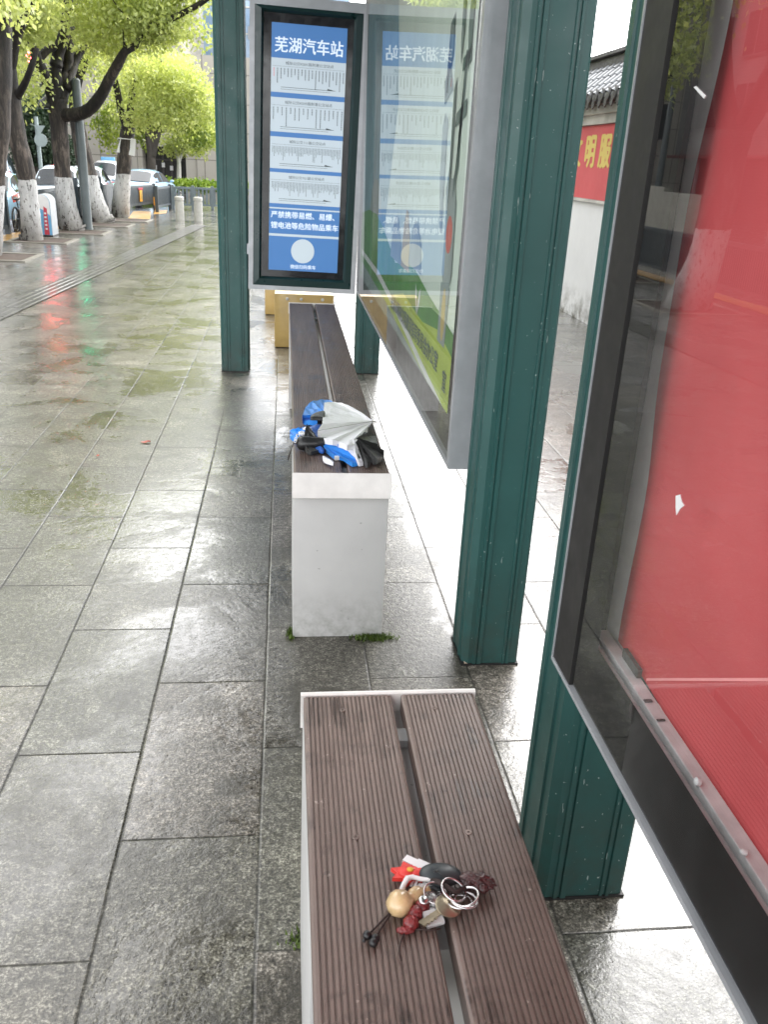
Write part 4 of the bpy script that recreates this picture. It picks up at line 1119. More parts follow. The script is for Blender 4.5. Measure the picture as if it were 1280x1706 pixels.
def tree(name, label, Y, limbs, blobs, leaf, seed, group='street trees in the pavement', world=False, bark='bark', **kw):
    def T(p): return Vector((p[0], p[1], p[2])) if world else aty(p[0], p[1], Y + (p[3] if len(p) > 3 else 0))
    base = T(limbs[0][0]) if not world else Vector(limbs[0][0][:3])
    t = thing(name, label, 'tree', (base.x, base.y, 0), group)
    mb = MB()
    for i, lb in enumerate(limbs):
        if world: pts = [Vector(p[:3]) for p in lb]; rad = [p[3] for p in lb]
        else:
            pts = [T((p[0], p[1], 0, p[3] if len(p) > 3 else 0)) for p in lb]; rad = [p[2] for p in lb]
        if i == 0: pts = [Vector((pts[0].x, pts[0].y, -.02))] + pts[0:]; rad = [rad[0] * 1.25] + rad; pts[1] = pts[1] + Vector((0, 0, .05))
        pts, rad = smooth_path(pts, rad, 5); pts, rad = wobble(pts, rad, seed * 10 + i, .05)
        mb.tube(pts, rad, 14 if i == 0 else 9)
    mb.build('trunk', bark, t, 'all')
    bl = []
    for b in blobs:
        if world: bl.append((b[0], b[1], b[2]))
        else:
            c = aty(b[0], b[1], Y + b[4]); s = (c - Vector((0, 0, CH))).dot(CF) / FPX
            bl.append((tuple(c), (b[2] * s, max(b[2], b[3]) * s * .8, b[3] * s), b[5]))
    leaf_mesh('crown', bl, leaf, t, seed, **kw)
    return t
tree('street_tree', 'whitewashed street tree at the left edge beside the striped cabinet', 13.26,
     [[(54, 402, .155), (48, 330, .128), (42, 281, .120), (30, 235, .122), (22, 197, .13), (13, 120, .12), (8, 60, .10), (2, -60, .08), (-8, -200, .05)],
      [(12, 118, .11), (24, 62, .09, -.2), (42, 20, .08, -.3), (68, -40, .06, -.4), (110, -130, .04, -.5)],
      [(27, 165, .055), (42, 138, .045, -.2), (52, 112, .04, -.3), (62, 80, .03, -.3)],
      [(18, 150, .07), (-10, 60, .06, .6), (-40, -60, .04, 1.0)]],
     [(35, 20, 45, 40, .5, 2400), (20, -70, 80, 60, 0, 3400), (-30, 60, 60, 60, .5, 2200), (110, -90, 70, 55, -.5, 3000), (40, 135, 18, 30, 1.2, 700), (10, -180, 70, 55, 0, 2000), (-20, -280, 120, 70, 0, 2500)],
     'leaf', 11)
tree('street_tree', 'whitewashed street tree with a thick limb reaching right over a dark pole', 15.13,
     [[(120, 388, .215), (111, 345, .16), (104, 281, .132), (99, 220, .135), (96, 165, .145)],
      [(94, 175, .105), (78, 135, .088, -.1), (63, 102, .08, -.2), (54, 75, .06, -.3), (42, 57, .04, -.4), (28, 42, .028, -.5)],
      [(95, 170, .11), (92, 125, .10), (97, 90, .09, .1), (108, 50, .085, .1), (115, 0, .08, .2), (118, -100, .06, .3), (108, -230, .035, .3)],
      [(101, 170, .11), (111, 115, .09, .2), (115, 60, .085, .3), (122, 0, .075, .4), (138, -110, .05, .6)],
      [(62, 105, .05, -.2), (76, 86, .06, -.1), (90, 78, .06)],
      [(102, 192, .10), (128, 191, .098, -.2), (150, 182, .092, -.4), (168, 160, .086, -.5), (181, 135, .08, -.6), (195, 110, .074, -.7), (209, 86, .062, -.8), (226, 76, .048, -.8), (250, 46, .046, -.9), (285, 32, .042, -1.0), (325, 12, .04, -1.1), (360, -12, .03, -1.2)],
      [(208, 90, .03, -.8), (206, 60, .012, -.8), (203, 48, .007, -.8)],
      [(239, 52, .012, -.9), (214, 33, .011, -.9), (196, 12, .010, -.9), (185, -4, .008, -.9)],
      [(252, 55, .014, -.9), (266, 59, .009, -.9), (292, 55, .005, -.9)],
      [(112, 150, .07), (123, 110, .065, .3), (134, 88, .055, .4), (150, 74, .045, .5), (155, 45, .03, .6), (150, 0, .03, .7)]],
     [(85, 40, 45, 42, .9, 2600), (60, 80, 32, 26, 1.1, 1000), (165, 35, 50, 42, -.2, 3000), (235, 30, 55, 42, -.6, 3600), (268, 38, 40, 30, -.9, 2200), (335, 60, 14, 10, -1.0, 200), (305, -30, 50, 32, -.9, 2000),
      (200, 70, 35, 22, -.2, 1000), (225, -60, 90, 60, -.3, 4200), (120, -90, 90, 60, 0, 4000), (290, -95, 50, 45, -.6, 1800), (60, -170, 70, 45, 0, 1800), (138, 92, 22, 22, .8, 500), (120, 160, 14, 16, 1.0, 200), (10, -250, 70, 45, 0, 1500)],
     'leaf', 12)
tree('street_tree', 'leaning whitewashed street tree directly behind the dark pole', 17.0,
     [[(166, 376, .26), (155, 335, .20), (144, 281, .155), (135, 240, .135), (128, 200, .12), (124, 150, .10)],
      [(124, 155, .09), (140, 105, .075), (168, 55, .06), (200, 5, .05), (240, -80, .035)], [(124, 160, .08), (118, 90, .07), (112, 0, .06), (100, -120, .04)]],
     [(170, 60, 50, 36, .3, 1800), (215, 5, 60, 50, .4, 2400), (110, -20, 60, 50, .5, 2200), (215, -90, 70, 50, .5, 2000), (100, -105, 70, 40, .5, 1600), (175, 110, 24, 26, .6, 500), (20, 130, 26, 40, .6, 700), (35, 60, 40, 40, .8, 1200)],
     'leaf', 13)
tree('street_tree', 'slimmer whitewashed street tree carrying a pale placard', 18.6,
     [[(201, 368, .20), (202, 330, .165), (206, 281, .14), (210, 240, .14), (214, 210, .13)],
      [(212, 216, .085), (203, 190, .07), (197, 160, .065), (190, 130, .058), (181, 105, .05), (175, 82, .035), (168, 40, .03)],
      [(215, 212, .09), (218, 180, .07), (221, 150, .055), (223, 110, .045), (236, 60, .03), (250, 20, .02)],
      [(216, 206, .045), (234, 196, .04, -.2), (250, 190, .028, -.3), (275, 176, .018, -.4)], [(221, 150, .03), (245, 118, .02), (275, 100, .012)]],
     [(270, 150, 55, 40, -.3, 3000), (298, 138, 42, 36, -.2, 2300), (245, 115, 40, 34, .2, 1800), (330, 175, 34, 36, -.1, 1700), (262, 192, 42, 24, -.4, 1400), (215, 150, 26, 40, .7, 900), (185, 120, 24, 40, .9, 600), (280, 105, 36, 18, .4, 900), (225, 196, 14, 12, -.4, 220)],
     'leaf', 14)
tree('street_tree', 'street tree partly cut off by the left edge of the view', 11.2,
     [[(-18, 432, .16), (-14, 340, .135), (-8, 260, .13), (-1, 200, .125), (2, 100, .12), (4, 0, .10), (8, -120, .07), (4, -260, .04)],
      [(0, 210, .07), (-40, 120, .06, .2), (-90, 20, .04, .4)], [(3, 40, .07), (30, -40, .05), (70, -130, .03)]],
     [(10, -60, 60, 45, 0, 2200), (-60, 20, 60, 60, .3, 2200), (30, -160, 110, 70, 0, 3200), (-60, -120, 110, 80, 0, 3000), (8, 10, 16, 16, -.5, 200), (30, 12, 12, 12, -.5, 160)],
     'leaf', 15)
tree('street_tree', 'street tree seen only as a reflection in the display case glass', 8.7,
     [[(-3.34, 8.70, 0, .23), (-3.42, 8.7, .4, .19), (-3.47, 8.7, .82, .175), (-3.49, 8.7, 1.3, .165), (-3.50, 8.7, 1.72, .17)],
      [(-3.50, 8.7, 1.60, .12), (-3.32, 8.75, 2.1, .10), (-3.20, 8.8, 2.8, .08), (-3.1, 8.9, 3.6, .05)],
      [(-3.50, 8.7, 1.62, .13), (-3.72, 8.65, 2.1, .11), (-3.85, 8.6, 2.8, .085), (-3.9, 8.5, 3.7, .05)],
      [(-3.50, 8.7, 1.7, .06), (-3.55, 8.3, 2.3, .05), (-3.6, 7.9, 3.0, .03)]],
     [((-3.1, 8.9, 3.4), (.9, .9, .6), 2600), ((-3.9, 8.5, 3.6), (.9, .9, .7), 2800), ((-3.5, 8.7, 4.6), (1.1, 1.1, .7), 2600), ((-3.5, 7.8, 3.4), (.8, .8, .5), 1600), ((-3.0, 9.4, 2.55), (.35, .4, .3), 500)],
     'leaf', 16, world=True)
# farther trees
tree('multi_stem_tree', 'bushy many-stemmed tree in front of the dark building entrance', 30.0,
     [[(253, 330, .16), (252, 262, .13), (248, 236, .10), (244, 206, .08)], [(253, 262, .12), (262, 228, .09), (271, 204, .07)], [(253, 258, .10), (254, 205, .08)], [(252, 260, .1), (246, 210, .07), (240, 170, .05)]],
     [(255, 180, 45, 34, 0, 2200), (300, 175, 42, 40, .5, 2200), (335, 205, 30, 40, .3, 1600), (180, 215, 22, 34, 1.5, 1300), (240, 215, 24, 22, .5, 700), (215, 190, 26, 30, 1.0, 900)],
     'leaf_soft', 17, group='trees before the stone building', bark='bark_plain', size=(.07, .16))
tree('young_tree', 'young slender tree with a pale stem above the clipped hedge', 32.0,
     [[(298, 318, .09), (298, 270, .07), (294, 256, .05), (288, 240, .03)], [(298, 272, .05), (304, 255, .04), (310, 235, .025)]],
     [(300, 243, 30, 15, 0, 1100), (325, 232, 34, 22, .3, 1300), (345, 222, 24, 26, .2, 900), (315, 210, 30, 20, .2, 800)],
     'leaf', 18, group='trees before the stone building', bark='bollard', size=(.07, .15))
tree('evergreen_tree', 'dark evergreen tree behind the two plain road signs', 30.0,
     [[(64, 330, .2), (64, 250, .16), (62, 180, .12)]],
     [(62, 215, 34, 50, 0, 3800), (75, 180, 26, 26, .3, 1300), (45, 250, 26, 30, .2, 1200), (82, 255, 22, 26, .2, 900)],
     'leaf_dark', 19, group='trees before the stone building', bark='bark_plain', size=(.08, .18))
tree('evergreen_tree', 'dark shrubby evergreen behind the leaning street tree', 29.0,
     [[(118, 340, .12), (117, 280, .1), (116, 250, .08)]],
     [(118, 262, 16, 24, 0, 900), (112, 240, 12, 16, .2, 400)],
     'leaf_dark', 20, group='trees before the stone building', bark='bark_plain', size=(.07, .15))
# tree pits
def tree_pit(x, y, w_, l_, label):
    t = thing('tree_pit', label, 'tree pit', (x, y, 0), 'tree pits along the kerb')
    mb = MB(); mb.box(x - w_, x + w_, y - l_, y + l_, -.01, .004); mb.build('soil', 'soil', t)
    mb = MB(); e = .06
    mb.box(x - w_ - e, x + w_ + e, y - l_ - e, y - l_, -.02, .014, .004); mb.box(x - w_ - e, x + w_ + e, y + l_, y + l_ + e, -.02, .014, .004)
    mb.box(x + w_, x + w_ + e, y - l_, y + l_, -.02, .014, .004); mb.box(x - w_ - e, x - w_, y - l_, y + l_, -.02, .014, .004)
    mb.build('stone_edging', 'stone_rim', t)
for (px, py, lb) in ((54, 402, 'stone-edged tree pit beside the striped cabinet'), (120, 388, 'stone-edged tree pit at the foot of the dark pole'), (166, 376, 'stone-edged tree pit of the leaning street tree'), (201, 368, 'stone-edged tree pit of the slimmer tree with a placard')):
    g = gnd(px, py); tree_pit(g.x + .12, g.y + .1, .36, .34, lb)
tree_pit(-3.45, 11.05, .38, .36, 'stone-edged tree pit cut off by the left edge of the view')
tree_pit(-3.34, 8.7, .42, .40, 'stone-edged tree pit under the nearest street tree')

# ------------------------------------------------------------------ pole, signs, cabinet, bollards
def pole():
    g = gnd(147, 387); g = Vector((g.x * 1.022, g.y * 1.022, 0))
    t = thing('lamp_pole', 'dark grey-green round pole standing between the whitewashed trunks', 'pole', (g.x, g.y, 0))
    mb = MB(); mb.lathe((g.x, g.y, 0), [(.085, 0), (.085, .03), (.075, .05), (.072, 1.2), (.066, 2.22), (.04, 2.25)], 18); mb.build('shaft', 'pole', t, True)
    c = aty(80, 172, g.y)
    mb = MB(); mb.box(g.x - .55, g.x - .07, g.y - .03, g.y + .03, 2.10, 2.14); mb.build('bracket_arm', 'pole', t)
    mb = MB(); mb.lathe((c.x, g.y, c.z - .08), [(.16, 0), (.17, .03), (.12, .12), (.06, .16), (.02, .18)], 16); mb.build('lamp_head', 'plastic_black', t, True)
pole()
def road_signs():
    y = 24.0; b = aty(70, 300, y); 
    t = thing('road_sign', 'post carrying a downward triangle and a round sign seen from behind', 'road sign', (b.x, y, 0))
    mb = MB(); mb.lathe((b.x, y, -.05), [(.05, 0), (.05, 1.95)], 12); mb.build('post', 'sign_back', t, True)
    a, c, d = aty(57, 209, y - .06), aty(75, 210, y - .06), aty(66, 226, y - .06)
    mb = MB(); mb.prism([(a.x, a.z), (c.x, c.z), (d.x, d.z)], 'y', y - .075, y - .052); mb.build('triangle_plate', 'sign_back', t)
    q = aty(68, 234, y - .06)
    mb = MB(); mb.lathe((q.x, y - .052, q.z), [(.155, 0), (.155, .022)], 26, (0, -1, 0)); mb.build('round_plate', 'sign_back', t, True)
road_signs()
def cabinet():
    g = gnd(75, 394)
    x0, x1, yf, dp, h = g.x - .12, g.x + .13, g.y - .05, .34, .60
    t = thing('litter_cabinet', 'round-topped blue, red and white cabinet behind the nearest trunk', 'cabinet', (g.x, g.y, 0))
    n = 12; r = (x1 - x0) / 2; cx = (x0 + x1) / 2
    arch = [(x1, .02)] + [(cx + r * math.cos(a), h - r * .9 + r * .9 * math.sin(a)) for a in np.linspace(0, math.pi, n)] + [(x0, .02)]
    mb = MB(); mb.prism(arch, 'y', yf, yf + dp); mb.build('body', 'grey_p', t, True)
    ins = [(cx + (a - cx) * .94, .025 + (b - .02) * .985) for a, b in arch]
    mb = MB(); mb.prism(ins, 'y', yf - .012, yf - .001); f = mb.build('front_panel', 'sky_blue', t)
    top = [(a, b) for a, b in ins if b > h - .23]
    mb = MB(); mb.face([(a, yf - .014, b) for a, b in [(ins[0][0], h - .30), *top, (ins[-1][0], h - .16), (cx + .02, h - .22)]]); mb.build('white_crown', 'white_p', f)
    mb = MB(); mb.face([(cx + .012, yf - .016, .03), (cx + .085, yf - .016, .03), (cx + .075, yf - .016, h - .20), (cx + .03, yf - .016, h - .17)]); mb.build('red_stripe', 'red_p', f)
    mb = MB()
    for k in range(5): mb.box(cx + .032, cx + .062, yf - .0185, yf - .0165, .10 + k * .055, .125 + k * .055)
    for k in range(3): mb.box(cx - .07 + k * .02, cx - .06 + k * .02, yf - .0185, yf - .0125, .30, .33)
    mb.build('white_marks', 'white_p', f)
    mb = MB(); mb.box(x0 - .002, x1 + .002, yf - .004, yf + dp + .004, 0, .019); mb.build('base', 'black_matte', t)
cabinet()
def bollard(px, py, label):
    g = gnd(px, py)
    t = thing('bollard', label, 'bollard', (g.x, g.y, 0), 'pale stone bollards')
    mb = MB(); mb.lathe((g.x, g.y, 0), [(.085, 0), (.083, .36)], 20); mb.build('shaft', 'bollard', t, True)
    mb = MB(); mb.lathe((g.x, g.y, .3605), [(.070, 0), (.070, .018), (.088, .022), (.090, .075), (.075, .092), (.02, .098)], 20); mb.build('cap', 'bollard', t, True)
bollard(300, 368, 'left pale stone bollard, nearer the grey panel fence')
bollard(331, 369, 'right pale stone bollard, nearer the green shelter pillar')

# ------------------------------------------------------------------ fences
def fence(label, pts, h, mat, solid=False, slat=.045, low=.10, name='metal_fence', post_up=.0, group='roadside fences'):
    c = sum((Vector(p) for p in pts), Vector((0, 0, 0))) / len(pts)
    t = thing(name, label, 'fence', (c.x, c.y, 0), group)
    pn = MB()
    for a, b in zip(pts[:-1], pts[1:]):
        a, b = Vector(a), Vector(b); d = (b - a); L = d.length; d.normalize(); s = Vector((-d.y, d.x, 0)) * .012
        def bx(p, q, z0, z1, th=1.0):
            w_ = s * th
            pn.add([p - w_ + Vector((0, 0, z0)), q - w_ + Vector((0, 0, z0)), q + w_ + Vector((0, 0, z0)), p + w_ + Vector((0, 0, z0)), p - w_ + Vector((0, 0, z1)), q - w_ + Vector((0, 0, z1)), q + w_ + Vector((0, 0, z1)), p + w_ + Vector((0, 0, z1))],
                   [(0, 3, 2, 1), (4, 5, 6, 7), (0, 1, 5, 4), (1, 2, 6, 5), (2, 3, 7, 6), (3, 0, 4, 7)])
        bx(a, b, h - .05, h, 1.6); bx(a, b, low, low + .04, 1.6)
        if solid: bx(a, b, low + .041, h - .051, .5)
        else:
            n = int(L / slat)
            for i in range(n):
                p = a + d * (L * (i + .3) / n); bx(p, p + d * slat * .52, low + .041, h - .051, .8)
    pn.build('slat_panel', mat, t)
    for p in pts:
        mb = MB(); mb.box(p[0] - .035, p[0] + .035, p[1] - .035, p[1] + .035, 0, h + .03 + post_up); mb.build('post', mat, t)
    return t
P_ = lambda x, y: tuple(gnd(x, y))
fence('long grey slatted fence running behind the whitewashed trunks', [(-4.32, 6.0, 0), (-4.25, 8.2, 0), (-4.2, 10.4, 0), (-4.1, 12.4, 0), P_(14, 391)], .62, 'fence')
fence('short grey slatted fence between the first two trunks', [P_(62, 388), P_(128, 370)], .62, 'fence', post_up=.10)
fence('grey slatted fence seen left of the leaning trunk', [P_(131, 370), P_(170, 362)], .60, 'fence', post_up=.12)
gp = fence('solid grey barrier panel left of the slimmer tree', [P_(172, 362), P_(203, 357)], .60, 'fence', solid=True)
gp2 = fence('solid grey barrier panel with an orange notice', [P_(207, 357), P_(258, 349)], .54, 'fence', solid=True, low=.13)
fence('short grey railing with orange boards right of the solid panels', [P_(262, 354), P_(284, 349)], .52, 'fence', slat=.07)
fence('pale open railing closing the pavement beyond the bollards', [(-2.66, 21.9, 0), (-2.2, 22.0, 0), (-1.75, 22.1, 0), (-.6, 22.3, 0), (.8, 22.6, 0), (2.2, 22.8, 0)], .50, 'fence_light', slat=.09, low=.08)
def notice():
    a, b = Vector(P_(207, 357)), Vector(P_(258, 349)); d = (b - a).normalized(); n = Vector((d.y, -d.x, 0))
    c = a + (b - a) * .52 + n * .026
    def q(u0, u1, z0, z1, mat, nm, par, k):
        o = n * k
        mb = MB(); mb.add([c + d * u0 + o + Vector((0, 0, z0)), c + d * u1 + o + Vector((0, 0, z0)), c + d * u1 + o + Vector((0, 0, z1)), c + d * u0 + o + Vector((0, 0, z1))] +
                          [c + d * u0 + o - n * .004 + Vector((0, 0, z0)), c + d * u1 + o - n * .004 + Vector((0, 0, z0)), c + d * u1 + o - n * .004 + Vector((0, 0, z1)), c + d * u0 + o - n * .004 + Vector((0, 0, z1))],
                          [(0, 1, 2, 3), (7, 6, 5, 4), (0, 4, 5, 1), (1, 5, 6, 2), (2, 6, 7, 3), (3, 7, 4, 0)])
        return mb.build(nm, mat, par)
    t = thing('warning_notice', 'orange and yellow notice fixed to the solid grey barrier', 'notice', tuple(c))
    q(-.085, .085, .21, .44, 'orange_p', 'orange_plate', t, .0)
    q(-.05, -.02, .25, .41, 'p_gold', 'yellow_strip', t, .006); q(.01, .05, .25, .41, 'p_gold', 'yellow_strip', t, .006)
    q(-.14, .14, .452, .492, 'red_p', 'red_plate', t, .0)
notice()
def orange_board():
    a = gnd(263, 353); b = gnd(283, 349)
    mb = MB(); d = (b - a).normalized(); n = Vector((d.y, -d.x, 0)) * -.06
    mb.add([a + n + Vector((0, 0, .13)), b + n + Vector((0, 0, .13)), b + n + Vector((0, 0, .30)), a + n + Vector((0, 0, .30)), a + n * 1.4 + Vector((0, 0, .13)), b + n * 1.4 + Vector((0, 0, .13)), b + n * 1.4 + Vector((0, 0, .30)), a + n * 1.4 + Vector((0, 0, .30))],
           [(0, 1, 2, 3), (7, 6, 5, 4), (0, 4, 5, 1), (1, 5, 6, 2), (2, 6, 7, 3), (3, 7, 4, 0)])
    mb.face([a + n + Vector((0, 0, 0)), a + n + d * .03 + Vector((0, 0, 0)), a + n + d * .03 + Vector((0, 0, .13)), a + n + Vector((0, 0, .13))])
    mb.face([b + n + Vector((0, 0, 0)), b + n - d * .03 + Vector((0, 0, 0)), b + n - d * .03 + Vector((0, 0, .13)), b + n + Vector((0, 0, .13))])
    tag(mb.build('barrier_board', 'orange_p'), 'orange board standing behind the short grey railing', 'barrier')
orange_board()
def placard():
    y = 18.6
    t = thing('tree_placard', 'pale blank placard fastened around the slimmer street tree', 'placard', (aty(210, 245, y).x, y - .17, 1.4))
    for (a, b, c, d) in (((201, 229), (206, 229), (204, 256), (194, 254)), ((217, 230), (226, 233), (224, 261), (213, 258))):
        mb = MB(); P = [aty(*q, y - .1) for q in (a, b, c, d)]; P2 = [p + Vector((0, .012, 0)) for p in P]
        mb.add(P + P2, [(0, 1, 2, 3), (7, 6, 5, 4), (0, 4, 5, 1), (1, 5, 6, 2), (2, 6, 7, 3), (3, 7, 4, 0)]); mb.build('board', 'white_p', t)
    mb = MB(); c = aty(210, 232, y); mb.torus((c.x, c.y, c.z), .150, .008, (.05, 0, 1)); mb.build('strap', 'white_p', t)
placard()

# ------------------------------------------------------------------ cars
def car(x, y, rz, paint, label, l=2.5, w_=1.0, h=.88, extra=None, roofsign=None):
    t = thing('parked_car', label, 'car', (0, 0, 0), 'cars behind the roadside fence')
    hl, hw = l / 2, w_ / 2; k = (h - .55) / .33
    # stations along the car: y, width factor, bottom, belt, roof, roof width factor
    ST = [(-1.0, .80, .24, .38, .39, .70), (-.97, .90, .17, .46, .475, .78), (-.86, .96, .15, .52, .545, .84), (-.74, .99, .15, .54, .575, .84), (-.60, 1, .15, .55, .55 + .15 * k, .78), (-.44, 1, .15, .55, .55 + .265 * k, .72),
          (-.24, 1, .15, .55, .55 + .325 * k, .70), (-.02, 1, .15, .548, .55 + .33 * k, .70), (.18, 1, .15, .545, .55 + .285 * k, .71), (.36, 1, .15, .54, .55 + .165 * k, .75), (.54, .99, .15, .53, .56, .84), (.70, .98, .15, .50, .535, .84), (.86, .95, .16, .45, .49, .80), (.96, .87, .18, .39, .42, .74), (1.0, .74, .24, .32, .34, .62)]
    n = 11; v = []; f = []
    def ring(q):
        yy, wf, zb, zl, zr, rf = q; W = hw * wf; half = [(W * .90, zb), (W * .985, zb + (zl - zb) * .35), (W, zb + (zl - zb) * .72), (W * .955, zl), (hw * rf * (wf if zr < .6 else 1), zl + (zr - zl) * .86), (hw * rf * .72, zr), (0, zr + .012)]
        return [(a_, yy * hl, z_) for a_, z_ in half] + [(-a_, yy * hl, z_) for a_, z_ in half[-2::-1]]
    rings = [ring(q) for q in ST]; n = len(rings[0])
    for r in rings: v += r
    for i in range(len(rings) - 1):
        for j in range(n - 1): f.append((i * n + j, i * n + j + 1, (i + 1) * n + j + 1, (i + 1) * n + j))
        f.append((i * n + n - 1, i * n, (i + 1) * n, (i + 1) * n + n - 1))
    f += [tuple(range(n))[::-1], tuple(range((len(rings) - 1) * n, len(rings) * n))]
    mb = MB(); mb.add(v, f); mb.build('body', paint, t, True)
    def lerp3(a_, b_, u): return tuple(p + (q - p) * u for p, q in zip(a_, b_))
    def pane(pts, off):
        q = MB(); o = Vector(off); q.face([Vector(p) + o for p in pts]); q.build('window', 'dark_glass', t)
    for sgn in (0, 1):
        j0, j1 = (3, 4) if sgn == 0 else (n - 4, n - 5)
        off = (.006 if sgn == 0 else -.006, 0, 0.001)
        lo = [lerp3(rings[i][j0], rings[i][j1], .10) for i in range(len(ST))]; hi = [lerp3(rings[i][j0], rings[i][j1], .97) for i in range(len(ST))]
        pane([lo[4], lo[5], lo[6], lerp3(lo[6], lo[7], .6), lerp3(hi[6], hi[7], .6), hi[6], hi[5], lerp3(hi[4], lo[4], .2)], off)
        pane([lerp3(lo[6], lo[7], .75), lo[7], lo[8], lo[9], lerp3(lo[9], lo[10], .35), lerp3(hi[9], lo[9], .15), hi[8], hi[7], lerp3(hi[6], hi[7], .75)], off)
    def screen_(i0, i1, off):
        q = MB(); o = Vector(off)
        A_ = [rings[i][jj] for i in (i0, i1) for jj in (4, 5, 6, 7, 8)]
        A_ = [Vector((p[0] * .93, p[1], p[2])) + o for p in A_]
        q.add(A_, [(a_, a_ + 1, a_ + 6, a_ + 5) for a_ in range(4)]); q.build('windscreen', 'dark_glass', t, True)
    screen_(3, 5, (0, -.012, .02)); screen_(8, 10, (0, .012, .02))
    for sx in (-1, 1):
        for yy in (-hl * .64, hl * .66):
            wb = MB(); wb.lathe((sx * (hw - .10), yy, .155), [(.06, -.0), (.15, .0), (.155, .03), (.155, .10), (.14, .12), (.06, .118)], 20, (sx, 0, 0)); wh = wb.build('wheel', 'rubber', t, True)
            rb = MB(); rb.lathe((sx * (hw + .016), yy, .155), [(.09, 0), (.085, .008), (.02, .012)], 14, (sx, 0, 0)); rb.build('rim', 'chrome', wh, True)
        lb = MB(); lb.box(sx * hw * .62 - .11, sx * hw * .62 + .11, -hl * .985 - .03, -hl * .94, .36, .43, .012); lb.build('tail_lamp', 'red_p', t, True)
        lb = MB(); lb.box(sx * hw * .60 - .10, sx * hw * .60 + .10, hl * .95 - .02, hl * .985 + .012, .32, .39, .015); lb.build('headlight', 'white_p', t, True)
        mm = MB(); mm.ball((sx * (hw + .045), hl * .34, .59), .055, .03, .035); mm.build('wing_mirror', paint, t, 'all')
    if extra:
        for sgn in (0, 1):
            eb = MB(); o = Vector((.004 if sgn == 0 else -.004, 0, 0)); j0, j1, j2 = (1, 2, 3) if sgn == 0 else (n - 2, n - 3, n - 4)
            for i in (2, 3, 4, 5): eb.face([Vector(rings[i][j1]) + o, Vector(rings[i + 1][j1]) + o, Vector(rings[i + 1][j2]) + o, Vector(rings[i][j2]) + o])
            eb.build('colour_band', extra, t)
    if roofsign:
        rb = MB(); rb.box(-.2, .2, -.16, -.04, h - .002, h + .09, .02); rb.build('roof_sign', roofsign, t, True)
    t.location = (x, y, -.06); t.rotation_euler = (0, 0, rz)
    return t
car(-5.05, 16.6, R(4), 'car_blue', 'pale blue car at the far left behind the slatted fence', extra='car_red')
car(-4.62, 19.6, R(3), 'car_white', 'bluish white car with dark side windows between the first two trunks', h=.95)
car(-4.80, 23.0, R(5), 'car_white', 'bluish white car with a red flank stripe beside the leaning trunk', extra='car_red', h=.9)
car(-3.62, 24.2, R(-8), 'car_blue2', 'ice blue car behind the solid grey barrier panels', l=2.7, w_=1.05, h=.86)
car(-5.25, 28.2, R(-4), 'car_silver', 'silver car farthest down the road with a blue roof box', h=.98, roofsign='sky_blue')
car(-7.4, 24.4, R(10), 'car_white', 'taller pale car beyond the nearest trunk', h=1.15)

# bicycle glimpsed through the gap in the fence
def bicycle():
    g = gnd(68, 388); x, y = g.x - .32, g.y + .15
    t = thing('bicycle', 'dark parked bicycle glimpsed behind the nearest whitewashed trunk', 'bicycle', (x, y, 0))
    for dy in (-.26, .26):
        mb = MB(); mb.torus((x, y + dy, .19), .175, .014, (1, 0, 0), 24, 6); w0 = mb.build('wheel', 'rubber', t, 'all')
        mb = MB()
        for k in range(8): a = k * math.pi / 4; mb.tube([(x, y + dy, .19), (x, y + dy + .17 * math.cos(a), .19 + .17 * math.sin(a))], .003, 5)
        mb.build('spokes', 'chrome', w0)
    mb = MB(); mb.tube([(x, y - .26, .19), (x, y - .02, .19), (x, y + .18, .40), (x, y - .1, .40), (x, y - .02, .19)], .012, 7); mb.tube([(x, y + .26, .19), (x, y + .17, .47)], .012, 7); mb.tube([(x, y - .1, .40), (x, y - .12, .47)], .01, 7)
    mb.build('frame', 'fence', t, True)
    mb = MB(); mb.tube([(x - .13, y + .10, .50), (x - .05, y + .17, .48), (x + .05, y + .17, .48), (x + .13, y + .10, .50)], .010, 7); mb.build('handlebar', 'chrome', t, True)
    mb = MB(); mb.ball((x, y - .13, .48), .05, .09, .022); mb.build('saddle', 'plastic_black', t, 'all')
bicycle()

# traffic lights on a mast arm: these colour the wet ground
def traffic_light():
    y = 28.0
    r = aty(50, 96, y); g = aty(104, 92, y)
    t = thing('traffic_light', 'traffic lights on a mast arm showing red and green through the leaves', 'traffic light', (-11.0, y, 0))
    mb = MB(); mb.tube([(-11, y, -.06), (-11, y, 4.3)], [.12, .09], 12); mb.build('mast', 'pole', t, True)
    mb = MB(); mb.tube([(-11, y, 4.25), (g.x + .3, y, 4.35)], [.07, .05], 10); mb.build('arm', 'pole', t, True)
    for p, mt, k in ((r, 'lamp_red', 1), (g, 'lamp_green', -1)):
        mb = MB(); mb.box(p.x - .21, p.x + .21, y - .06, y + .10, p.z - (.62 if k == 1 else .22), p.z + (.22 if k == 1 else .62), .02); h = mb.build('signal_head', 'plastic_black', t)
        mb = MB(); mb.lathe((p.x, y - .061, p.z), [(.13, 0), (.13, .012), (.08, .03)], 20, (0, -1, 0)); mb.build('lit_lens', mt, h, True)
        mb = MB(); mb.lathe((p.x, y - .061, p.z - .40 * k), [(.15, 0), (.15, .012), (.10, .03)], 18, (0, -1, 0)); mb.build('unlit_lens', 'dark_glass', h, True)
traffic_light()

